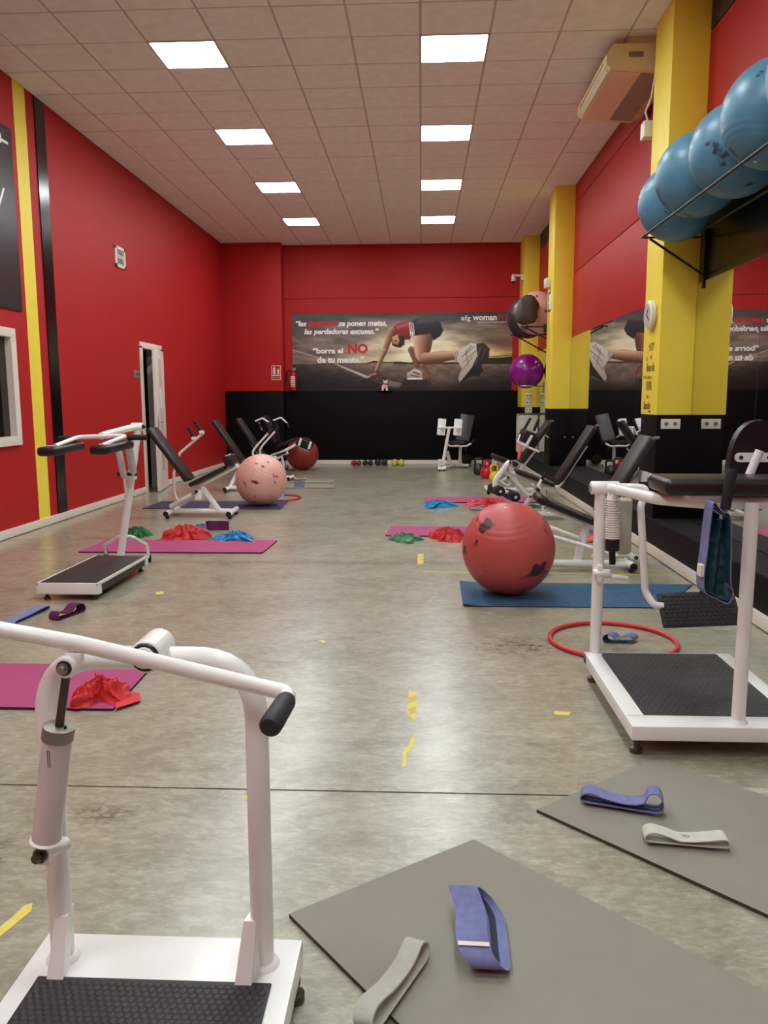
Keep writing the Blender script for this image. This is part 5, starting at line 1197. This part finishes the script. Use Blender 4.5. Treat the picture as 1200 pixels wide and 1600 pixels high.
k_ = Vector((-2.614, 9.300, 0.275)); M().box((k_.x-.055, k_.y-.14, k_.z-.07), (k_.x+.03, k_.y+.12, k_.z+.05), .012).done('pivot_block', 'white', t); bolt(k_+V(-.03, -.14, .03), (0, -1, 0), .016, t, 'black')
M().cyl((l0.x+.02, ym-.02, zb+.02), (-2.944, 9.150, 0.132), .016, 10).done('cylinder_lug', 'white', t)
M().tube([(-2.797, 9.500, 0.236), (-3.013, 9.620, 0.125), (-3.056, 9.620, 0.237), (-3.050, 9.620, 0.491), (-2.965, 9.620, 0.728), (-2.661, 9.620, 0.978)], .017, .12, 12, 6).done('handle_lever', 'white', t)
h0 = Vector((-2.783, 9.620, 0.912)); h1 = Vector((-2.685, 9.620, 0.986))
for h, e in ((h0, (-2.849, 9.620, 1.049)), (h1, (-2.767, 9.620, 1.119))):
    M().cyl(h+V(0, -.05, 0), h+V(0, .05, 0), .02, 10).done('handle_cross_tube', 'white', t); M().lathe(h, e, [(0, .019), (.05, .021), (.95, .021), (1, .016)], 12).done('hand_grip', 'foam', t)
# second left bench
t = thing('leg_bench', (-3.0, 12.1, 0), 'second bench on the left, its lower half hidden by the pink ball', GM)
Y_ = 12.1
cushion('backrest', (-3.172, 12.100, 1.068), (-2.706, 12.100, 0.370), .30, .065, t)
M().tube([(-3.083, 12.150, 0.831), (-2.796, 12.150, 0.405)], .014, 0, 10).done('back_stay', 'white', t)
cushion('seat', (-2.687, 12.100, 0.320), (-2.265, 12.100, 0.488), .26, .05, t)
M().tube([(-2.828, 12.100, 0.271), (-2.225, 12.100, 0.508)], .026, 0, 12).done('seat_beam', 'white', t)
f0 = Vector((-2.937, 11.665, 0.050)); f1 = V(f0.x+.02, f0.y+.5, .05); cross(f0, f1, .03, t); pads_feet(add(f0, dy=.06), t); pads_feet(add(f1, dy=-.06), t)
ym = (f0.y+f1.y)/2
M().cyl((f0.x, ym, .05), (f0.x+.82, ym, .05), .03, 12).done('base_tube', 'white', t)
g0 = V(f0.x+.82, ym-.25, .05); g1 = V(f0.x+.82, ym+.25, .05); cross(g0, g1, .03, t); pads_feet(add(g0, dy=.06), t); pads_feet(add(g1, dy=-.06), t)
M().tube([(f0.x+.02, ym, .06), (-2.862, 12.200, 0.262)], .03, 0, 12).done('post', 'white', t); M().tube([(f0.x+.6, ym, .06), (-2.608, 12.200, 0.342)], .03, 0, 12).done('post', 'white', t)
M().tube([(-2.533, 11.950, 0.441), (-2.563, 11.950, 0.596), (-2.507, 11.950, 0.674), (-2.316, 11.950, 0.877)], .016, .06, 10).done('handle_lever', 'white', t); M().tube([(-2.496, 12.300, 0.414), (-2.521, 12.300, 0.604), (-2.469, 12.300, 0.684), (-2.273, 12.300, 0.893)], .016, .06, 10).done('handle_lever', 'white', t)
for a, b_ in (((-2.316, 11.950, 0.877), (-2.266, 11.950, 0.935)), ((-2.273, 12.300, 0.893), (-2.221, 12.300, 0.952))): M().lathe(a, b_, [(0, .019), (.9, .02), (1, .014)], 10).done('hand_grip', 'foam', t)
# third left bench
t = thing('leg_bench', (-2.75, 13.6, 0), 'third bench on the left, a dark narrow backrest against the black corner', GM)
cushion('backrest', (-3.152, 13.600, 1.065), (-2.724, 13.600, 0.404), .30, .065, t)
M().tube([(-3.069, 13.650, 0.843), (-2.822, 13.650, 0.434)], .014, 0, 10).done('back_stay', 'white', t)
cushion('seat', (-2.703, 13.600, 0.348), (-2.320, 13.600, 0.492), .26, .05, t)
M().tube([(-2.804, 13.600, 0.315), (-2.298, 13.600, 0.481)], .026, 0, 12).done('seat_beam', 'white', t)
bx0 = Vector((-2.862, 13.600, 0.226)); 
M().cyl((bx0.x, 13.6, .05), (bx0.x+.6, 13.6, .05), .03, 12).done('base_tube', 'white', t)
for dx in (0, .6): 
    a, b_ = V(bx0.x+dx, 13.36, .05), V(bx0.x+dx, 13.84, .05); cross(a, b_, .028, t); pads_feet(add(a, dy=.05), t); pads_feet(add(b_, dy=-.05), t)
M().tube([(bx0.x+.4, 13.6, .06), (-2.636, 13.600, 0.348)], .03, 0, 12).done('post', 'white', t)
# fourth left bench
t = thing('leg_extension_bench', (-2.7, 14.9, 0), 'farthest bench on the left, with white bent armrests and a strapped black leg pad', GM)
cushion('backrest', (-2.980, 15.100, 1.081), (-2.745, 15.100, 0.593), .42, .07, t)
M().tube([(-3.127, 15.200, 0.957), (-3.056, 15.200, 0.810)], .014, 0, 8).done('back_stay', 'white', t)
M().tube([(-3.115, 14.850, 0.990), (-2.980, 14.850, 1.043), (-2.842, 14.750, 0.968)], .017, .04, 10).done('armrest', 'white', t); M().tube([(-2.869, 15.350, 0.989), (-2.718, 15.350, 1.045), (-2.578, 15.250, 0.936)], .017, .04, 10).done('armrest', 'white', t)
M().lathe((-2.578, 15.250, 0.936), (-2.534, 15.200, 0.846), [(0, .02), (1, .016)], 10).done('hand_grip', 'foam', t); M().lathe((-2.842, 14.750, 0.968), (-2.798, 14.700, 0.887), [(0, .02), (1, .016)], 10).done('hand_grip', 'foam', t)
M().tube([(-3.083, 14.870, 0.978), (-2.729, 15.000, 0.477)], .015, 0, 8).tube([(-2.835, 15.370, 1.001), (-2.691, 15.200, 0.465)], .015, 0, 8).done('armrest_stay', 'foam', t)
cushion('seat', (-2.747, 15.100, 0.508), (-2.399, 15.100, 0.642), .36, .06, t)
M().tube([(-2.875, 15.100, 0.324), (-2.625, 15.100, 0.422), (-2.525, 15.100, 0.471)], .028, .05, 12).done('seat_beam', 'white', t)
M().tube([(-2.687, 14.750, 0.360), (-2.479, 14.750, 0.479), (-2.333, 14.750, 0.557), (-2.106, 14.750, 0.437)], .026, .08, 12).done('leg_arm', 'white', t)
ca_ = Vector((-2.172, 14.800, 0.572)); fm_ = Matrix.Translation(ca_) @ Matrix.Rotation(math.radians(22), 4, 'Y')
M().box((-.145, -.18, -.085), (.145, .14, .085), .03, fm_, 3).done('leg_pad', 'black', t)
M().pad((-2.218, 14.600, 0.677), (-2.268, 14.600, 0.541), .012, .045, (0, 1, 0), .005).done('pad_strap', 'white', t); M().pad((-2.035, 14.600, 0.612), (-2.084, 14.600, 0.476), .012, .045, (0, 1, 0), .005).done('pad_strap', 'white', t)
a = Vector((-2.673, 14.800, 0.308)); M().cyl(a+V(0, -.08, 0), a+V(0, .1, 0), .022, 10).done('pivot_tube', 'white', t)
M().tube([(-2.659, 15.000, 0.331), (-2.626, 15.000, 0.135)], .022, 0, 10).done('post', 'white', t)
b0 = Vector((-2.716, 15.732, 0.050)); M().cyl((b0.x-.75, b0.y, .05), (b0.x+.02, b0.y, .05), .03, 12).done('base_tube', 'white', t)
M().tube([(-2.649, 15.000, 0.233), (b0.x-.1, b0.y, .06)], .024, 0, 10).done('post', 'white', t); M().tube([(-2.875, 15.100, 0.324), (b0.x-.5, b0.y, .06)], .024, 0, 10).done('post', 'white', t)
for dx in (-.7, 0):
    a, b_ = V(b0.x+dx, b0.y-.26, .05), V(b0.x+dx, b0.y+.26, .05); cross(a, b_, .028, t); pads_feet(add(a, dy=.05), t); pads_feet(add(b_, dy=-.05), t)

# ---- right benches
# nearest right (R1)
t = thing('leg_curl_bench', (1.4, 6.38, 0), 'near right bench with grey-black reclined backrest behind the right foreground machine', GM)
Y_ = 6.36
M().cyl((0.979, 6.311, 0.055), (1.669, 6.306, 0.055), .031, 14).done('base_tube', 'white', t)
e1 = Vector((1.669, 6.207, 0.055)); e2 = V(e1.x-.03, e1.y+.5, .055); e1 = V(e1.x, e1.y-.02, .055); cross(e1, e2, .03, t); pads_feet(add(e1, dy=.06), t); pads_feet(add(e2, dy=-.06), t)
e3 = Vector((0.979, 6.311, 0.055)); cross(e3+V(-.02, -.25, 0), e3+V(-.02, .25, 0), .03, t); pads_feet(e3+V(-.02, -.2, 0), t); pads_feet(e3+V(-.02, .2, 0), t)
M().tube([(1.266, 6.370, 0.055), (1.337, 6.370, 0.402)], .036, 0, 14).done('post', 'white', t)
cushion('seat', (0.942, 6.350, 0.574), (1.374, 6.350, 0.394), .26, .055, t, 'vinyl'); M().tube([(0.998, 6.370, 0.505), (1.400, 6.370, 0.339)], .026, 0, 12).done('seat_beam', 'white', t)
M().pad((0.911, 6.350, 0.595), (0.993, 6.350, 0.554), .30, .075, (0, 1, 0), .03).done('front_bolster', 'vinyl', t)
cushion('backrest', (1.794, 6.400, 1.066), (1.434, 6.400, 0.444), .32, .065, t, 'vinylg')
M().tube([(1.467, 6.450, 0.390), (1.760, 6.450, 0.777)], .018, 0, 12).done('back_stay', 'white', t); k_ = Vector((1.761, 6.360, 0.764)); M().box((k_.x-.03, k_.y-.06, k_.z-.05), (k_.x+.02, k_.y+.06, k_.z+.03), .008, ).done('stay_bracket', 'white', t); M().cyl(k_+V(.035, -.09, .0), k_+V(.035, .05, .0), .022, 12).done('stay_pin', 'white', t)
kn = Vector((1.846, 6.300, 1.061)); M().lathe(kn+V(-.05, 0, -.01), kn+V(.012, 0, .0), [(0, .012), (.6, .016), (1, .012)], 10).done('back_knob', 'steel', t)
M().tube([(1.008, 6.220, 0.367), (1.235, 6.220, 0.281), (1.262, 6.300, 0.257)], .016, .04, 10).tube([(1.010, 6.100, 0.311), (1.332, 6.100, 0.217), (1.469, 6.200, 0.153)], .016, .1, 10).done('lever_arm', 'white', t)
hyd((1.534, 6.300, 0.128), (1.625, 6.300, 0.124), (1.665, 6.300, 0.119), .028, t, 'cylgrey'); k_ = Vector((1.696, 6.340, 0.106)); M().pad(k_+V(-.05, 0, .03), k_+V(.05, 0, -.02), .08, .05, (0, 1, 0), .015).done('cylinder_bracket', 'white', t); bolt(k_+V(.02, -.04, 0), (0, -1, 0), .014, t)
M().tube([(k_.x, k_.y, k_.z), (e1.x-.02, k_.y+.05, .06)], .02, 0, 10).done('bracket_stem', 'white', t)
M().tube([(1.345, 6.200, 0.142), (1.557, 6.250, 0.133)], .012, 0, 10).done('piston_rod', 'white', t)
# second right (R2): leg curl with foam rollers
t = thing('leg_curl_bench', (1.15, 9.1, 0), 'middle right bench with foam rollers on a curved white arm', GM)
cushion('backrest', (1.934, 9.100, 1.063), (1.563, 9.100, 0.452), .32, .065, t); M().tube([(1.866, 9.050, 0.842), (1.585, 9.050, 0.399), (1.528, 9.050, 0.370)], .012, .03, 10).done('back_stay', 'white', t)
kn = Vector((1.962, 9.000, 1.073)); M().cyl(kn+V(-.02, 0, 0), kn+V(.015, 0, 0), .012, 8).done('back_knob', 'steel', t)
cushion('seat', (1.074, 9.100, 0.562), (1.513, 9.100, 0.401), .26, .05, t); M().tube([(1.023, 9.100, 0.540), (1.148, 9.100, 0.489), (1.537, 9.100, 0.349)], .028, .05, 12).done('seat_beam', 'white', t)
M().tube([(0.997, 8.950, 0.669), (0.962, 8.950, 0.640), (0.829, 8.950, 0.452), (0.845, 8.950, 0.358)], .032, .08, 14).done('roller_arm', 'white', t)
M().tube([(1.003, 9.000, 0.672), (1.019, 9.000, 0.549)], .022, 0, 12).tube([(0.940, 9.000, 0.571), (0.992, 9.000, 0.498), (0.906, 9.000, 0.447)], .018, .02, 10).tube([(0.868, 8.980, 0.464), (0.977, 8.980, 0.391), (1.012, 8.980, 0.435)], .013, .03, 10).done('linkage', 'white', t)
for p in ((797, 723), (794, 746)): bolt((0.992, 8.900, 0.665) if p[0] == 797 else (0.981, 8.970, 0.494), (0, -1, 0), .013, t)
for a in ((0.881, 8.800, 0.353), (1.051, 8.800, 0.289)):
    a = Vector(a); M().lathe(a, a+V(-.06, .40, 0), [(0, .045), (.015, .056), (.06, .058), (.42, .058), (.45, .04)], 18).lathe(a+V(-.06, .40, 0), a, [(0, .045), (.015, .056), (.06, .058), (.42, .058), (.45, .04)], 18).done('foam_roller', 'foam', t); M().lathe(a+V(-.063, .42, 0), a+V(.001, -.006, 0), [(0, .016), (1, .016)], 10).done('roller_axle', 'plastic', t)
M().tube([(0.855, 8.980, 0.376), (1.014, 8.980, 0.311)], .02, 0, 10).done('roller_bar', 'white', t)
M().tube([(1.017, 9.100, 0.503), (1.099, 9.100, 0.415), (1.248, 9.100, 0.260)], .03, .1, 14).tube([(1.255, 9.100, 0.253), (1.366, 9.100, 0.489)], .022, 0, 12).done('front_brace', 'white', t); bolt((1.248, 9.050, 0.266), (0, -1, 0), .012, t)
bt0 = Vector((1.395, 9.173, 0.050)); 
M().tube([(1.398, 9.150, 0.373), (bt0.x+.03, 9.15, .06)], .032, 0, 12).done('post', 'white', t); M().cyl((bt0.x-.45, 9.15, .05), (bt0.x+.35, 9.15, .05), .031, 12).done('base_tube', 'white', t)
M().tube([(1.255, 9.100, 0.260), (bt0.x-.25, 9.15, .07)], .024, 0, 12).done('brace', 'white', t)
for dx in (-.45, .35):
    a, b_ = V(bt0.x+dx, 8.9, .05), V(bt0.x+dx, 9.4, .05); cross(a, b_, .03, t); pads_feet(add(a, dy=.05), t); pads_feet(add(b_, dy=-.05), t)
for a, b_, c_ in (((1.313, 8.920, 0.398), (1.347, 8.920, 0.477), (1.402, 8.920, 0.556)),): M().tube([a, b_], .018, 0, 10).done('handle_tube', 'white', t); M().lathe(b_, c_, [(0, .019), (.95, .021), (1, .015)], 12).done('hand_grip', 'foam', t)
a = Vector((1.316, 8.930, 0.353)); M().cyl(a+V(0, -.02, 0), a+V(0, .1, 0), .022, 12).done('side_cap', 'black', t)
# third right (R3) chest pad machine
t = thing('chest_pad_bench', (1.3, 11.5, 0), 'farther right bench with a black chest pad box, twin grips and a pink strap', GM)
Y_ = 11.5
cushion('backrest', (1.826, 11.500, 1.061), (1.437, 11.500, 0.484), .32, .07, t); kn = Vector((1.858, 11.420, 1.063)); M().cyl(kn+V(-.03, 0, 0), kn+V(.02, 0, 0), .012, 8).done('back_knob', 'steel', t)
cushion('seat', (1.013, 11.500, 0.576), (1.383, 11.500, 0.438), .28, .06, t); M().tube([(1.024, 11.500, 0.512), (1.422, 11.500, 0.354)], .026, 0, 12).done('seat_beam', 'white', t)
M().tube([(1.424, 11.450, 0.377), (1.628, 11.450, 0.644)], .017, 0, 10).tube([(1.479, 11.600, 0.383), (1.685, 11.600, 0.671)], .012, 0, 10).done('back_stay', 'white', t)
M().tube([(1.345, 11.200, 0.776), (1.467, 11.200, 0.717), (1.658, 11.250, 0.638)], .017, .04, 10).tube([(1.467, 11.200, 0.722), (1.537, 11.150, 0.867)], .021, 0, 10).tube([(1.345, 11.200, 0.776), (1.389, 11.250, 0.881)], .012, 0, 10).done('pad_yoke', 'white', t)
ca_ = Vector((1.489, 11.320, 0.842)); fm_ = Matrix.Translation(ca_) @ Matrix.Rotation(math.radians(22), 4, 'Y') @ Matrix.Rotation(.2, 4, 'Z')
M().box((-.095, -.11, -.085), (.095, .11, .095), .03, fm_, 3).done('chest_pad', 'vinyl', t)
for a, b_ in (((1.448, 11.300, 0.950), (1.534, 11.300, 1.111)), ((1.597, 11.400, 0.928), (1.665, 11.400, 1.091))): M().lathe(a, b_, [(0, .018), (.05, .021), (.95, .021), (1, .015)], 12).done('hand_grip', 'foam', t)
M().tube([(1.616, 11.400, 0.883), (1.641, 11.400, 0.946)], .014, 0, 8).done('grip_tube', 'white', t)
M().tube([(1.737, 11.600, 0.847), (1.791, 11.600, 0.856), (1.838, 11.600, 0.819)], .01, .02, 8).done('rear_bar', 'white', t)
f0 = Vector((0.984, 11.722, 0.050)); M().cyl((f0.x+.03, f0.y, .05), (f0.x+.80, f0.y, .05), .03, 12).done('base_tube', 'white', t)
cross((f0.x, f0.y-.2, .05), (f0.x, f0.y+.35, .05), .03, t); cross((f0.x+.8, f0.y-.2, .05), (f0.x+.8, f0.y+.35, .05), .03, t)
for dx in (0, .8):
    for dy in (-.15, .3): pads_feet((f0.x+dx, f0.y+dy, .05), t)
M().tube([(f0.x+.45, f0.y, .06), (1.310, 11.500, 0.401)], .032, 0, 12).done('post', 'white', t)
M().tube([(1.439, 11.500, 0.382), (f0.x+.7, f0.y, .06)], .026, 0, 12).done('rear_brace', 'white', t)
st_ = thing('pink_strap', (1.368, 11.180, 0.652), 'pink latex strap hanging on the farther right bench', 'strap')
q = M(); L0 = [(811.5,692), (813.5,697), (813,704), (811,711), (809.5,718)]
pp = [Vector(p) for p in ((1.369, 11.170, 0.768), (1.385, 11.150, 0.725), (1.379, 11.130, 0.664), (1.367, 11.130, 0.601), (1.351, 11.130, 0.539))]
rows = []
for i, p in enumerate(pp):
    w_ = (.014, .022, .026, .022, .01)[i]; rows.append([q.bm.verts.new(p+V(-w_, 0, 0)), q.bm.verts.new(p+V(0, -.012, 0)), q.bm.verts.new(p+V(w_, 0, 0)), q.bm.verts.new(p+V(0, .006, 0))])
for A, B in zip(rows, rows[1:]):
    for i in range(4): q.bm.faces.new((A[i], A[(i+1) % 4], B[(i+1) % 4], B[i]))
q.bm.faces.new(rows[0]); q.bm.faces.new(rows[-1][::-1]); q.done('strap', 'salmon', st_)

# ---- machine at the back wall
t = thing('leg_press', (.75, 16.1, 0), 'white machine with two foot plates and a green-black backrest at the back wall', GM)
M().tube([(0.436, 15.750, 0.151), (0.551, 15.750, 0.821)], .033, 0, 14).tube([(0.324, 15.750, 0.828), (0.803, 15.750, 0.833)], .02, 0, 10).done('press_arm', 'white', t)
for c_ in ((0.399, 15.720, 0.847), (0.719, 15.720, 0.840)):
    c_ = Vector(c_); fm_ = Matrix.Translation(c_+V(0, .03, .0)) @ Matrix.Rotation(math.radians(5), 4, 'Y') @ Matrix.Rotation(math.radians(-8), 4, 'X')
    M().box((-.08, -.008, -.165), (.08, .008, .165), .02, fm_, 3).done('foot_plate', 'white', t)
    M().cyl(c_+V(-.04, -.02, -.012), c_+V(.04, -.02, -.012), .03, 12).box((c_.x-.02, c_.y-.03, c_.z-.07), (c_.x+.02, c_.y+.02, c_.z-.01), .006).done('plate_hinge', 'white', t)
cushion_m = M().pad((0.962, 16.600, 1.069), (0.836, 16.350, 0.526), .30, .07, (1, 0, 0), .025).done('backrest', 'vinylg', t)
M().pad((0.781, 16.300, 0.529), (0.688, 15.950, 0.521), .38, .06, (1, 0, 0), .022).done('seat', 'vinyl', t)
M().tube([(0.522, 15.950, 0.495), (0.574, 15.950, 0.457), (0.906, 15.950, 0.457), (0.995, 15.950, 0.508)], .018, .03, 10).done('handle_bar', 'white', t)
for a, b_ in (((0.522, 15.950, 0.495), (0.459, 16.000, 0.595)), ((0.995, 15.950, 0.508), (1.061, 16.000, 0.582))): M().lathe(a, b_, [(0, .02), (1, .017)], 10).done('hand_grip', 'foam', t)
M().tube([(0.783, 16.100, 0.086), (0.792, 16.100, 0.435)], .033, 0, 12).tube([(0.665, 16.000, 0.518), (0.825, 16.100, 0.410)], .02, 0, 10).done('post', 'cylw', t)
M().tube([(0.902, 16.100, 0.409), (0.890, 16.100, 0.358)], .02, 0, 10).done('seat_lock', 'gunm', t)
hyd((0.509, 15.900, 0.358), (0.576, 15.950, 0.136), (0.590, 15.970, 0.096), .042, t)
f0 = Vector((0.397, 15.441, 0.050)); f0b = Vector((0.397, 15.441, 0.050))
cross((f0.x-.075, f0.y, .05), (f0.x+.085, f0.y, .05), .032, t); M().box((f0.x-.07, f0.y+.03, .05), (f0.x-.045, f0.y+.07, .21), .004).box((f0.x+.045, f0.y+.03, .05), (f0.x+.07, f0.y+.07, .21), .004).box((f0.x-.07, f0.y+.03, .19), (f0.x+.07, f0.y+.08, .225), .006).box((f0.x-.07, f0.y+.03, .11), (f0.x+.07, f0.y+.06, .14), .004).done('pivot_cage', 'white', t)
M().tube([(f0.x, f0.y+.03, .055), (f0.x+.3, 16.2, .055)], .026, 0, 12).tube([(f0.x+.1, 15.85, .12), (0.750, 16.100, 0.099)], .018, 0, 10).done('base_tube', 'white', t)
c5 = Vector((0.810, 15.745, 0.050)); cross((c5.x-.25, 16.2, .05), (c5.x+.16, 16.2, .05), .032, t)
for x in (c5.x-.2, c5.x+.1): pads_feet((x, 16.2, .05), t)
pads_feet((f0.x-.04, f0.y, .05), t); pads_feet((f0.x+.05, f0.y, .05), t)
wd = thing('weight_disc', (1.2, 16.8, .1), 'black round disc leaning at the wall behind the back machine', 'weight disc')
wc = Vector((0.962, 16.880, 0.065)); M().lathe((wc.x, 16.86, .115), (wc.x, 16.95, .13), [(0, .09), (.1, .112), (.9, .112), (1, .09)], 22).done('disc', 'black', wd)
for o in bpy.data.objects:
    if 'label' in o.keys() and o['label'] == '': del o['label']
    if 'category' in o.keys() and o['category'] == '': del o['category']
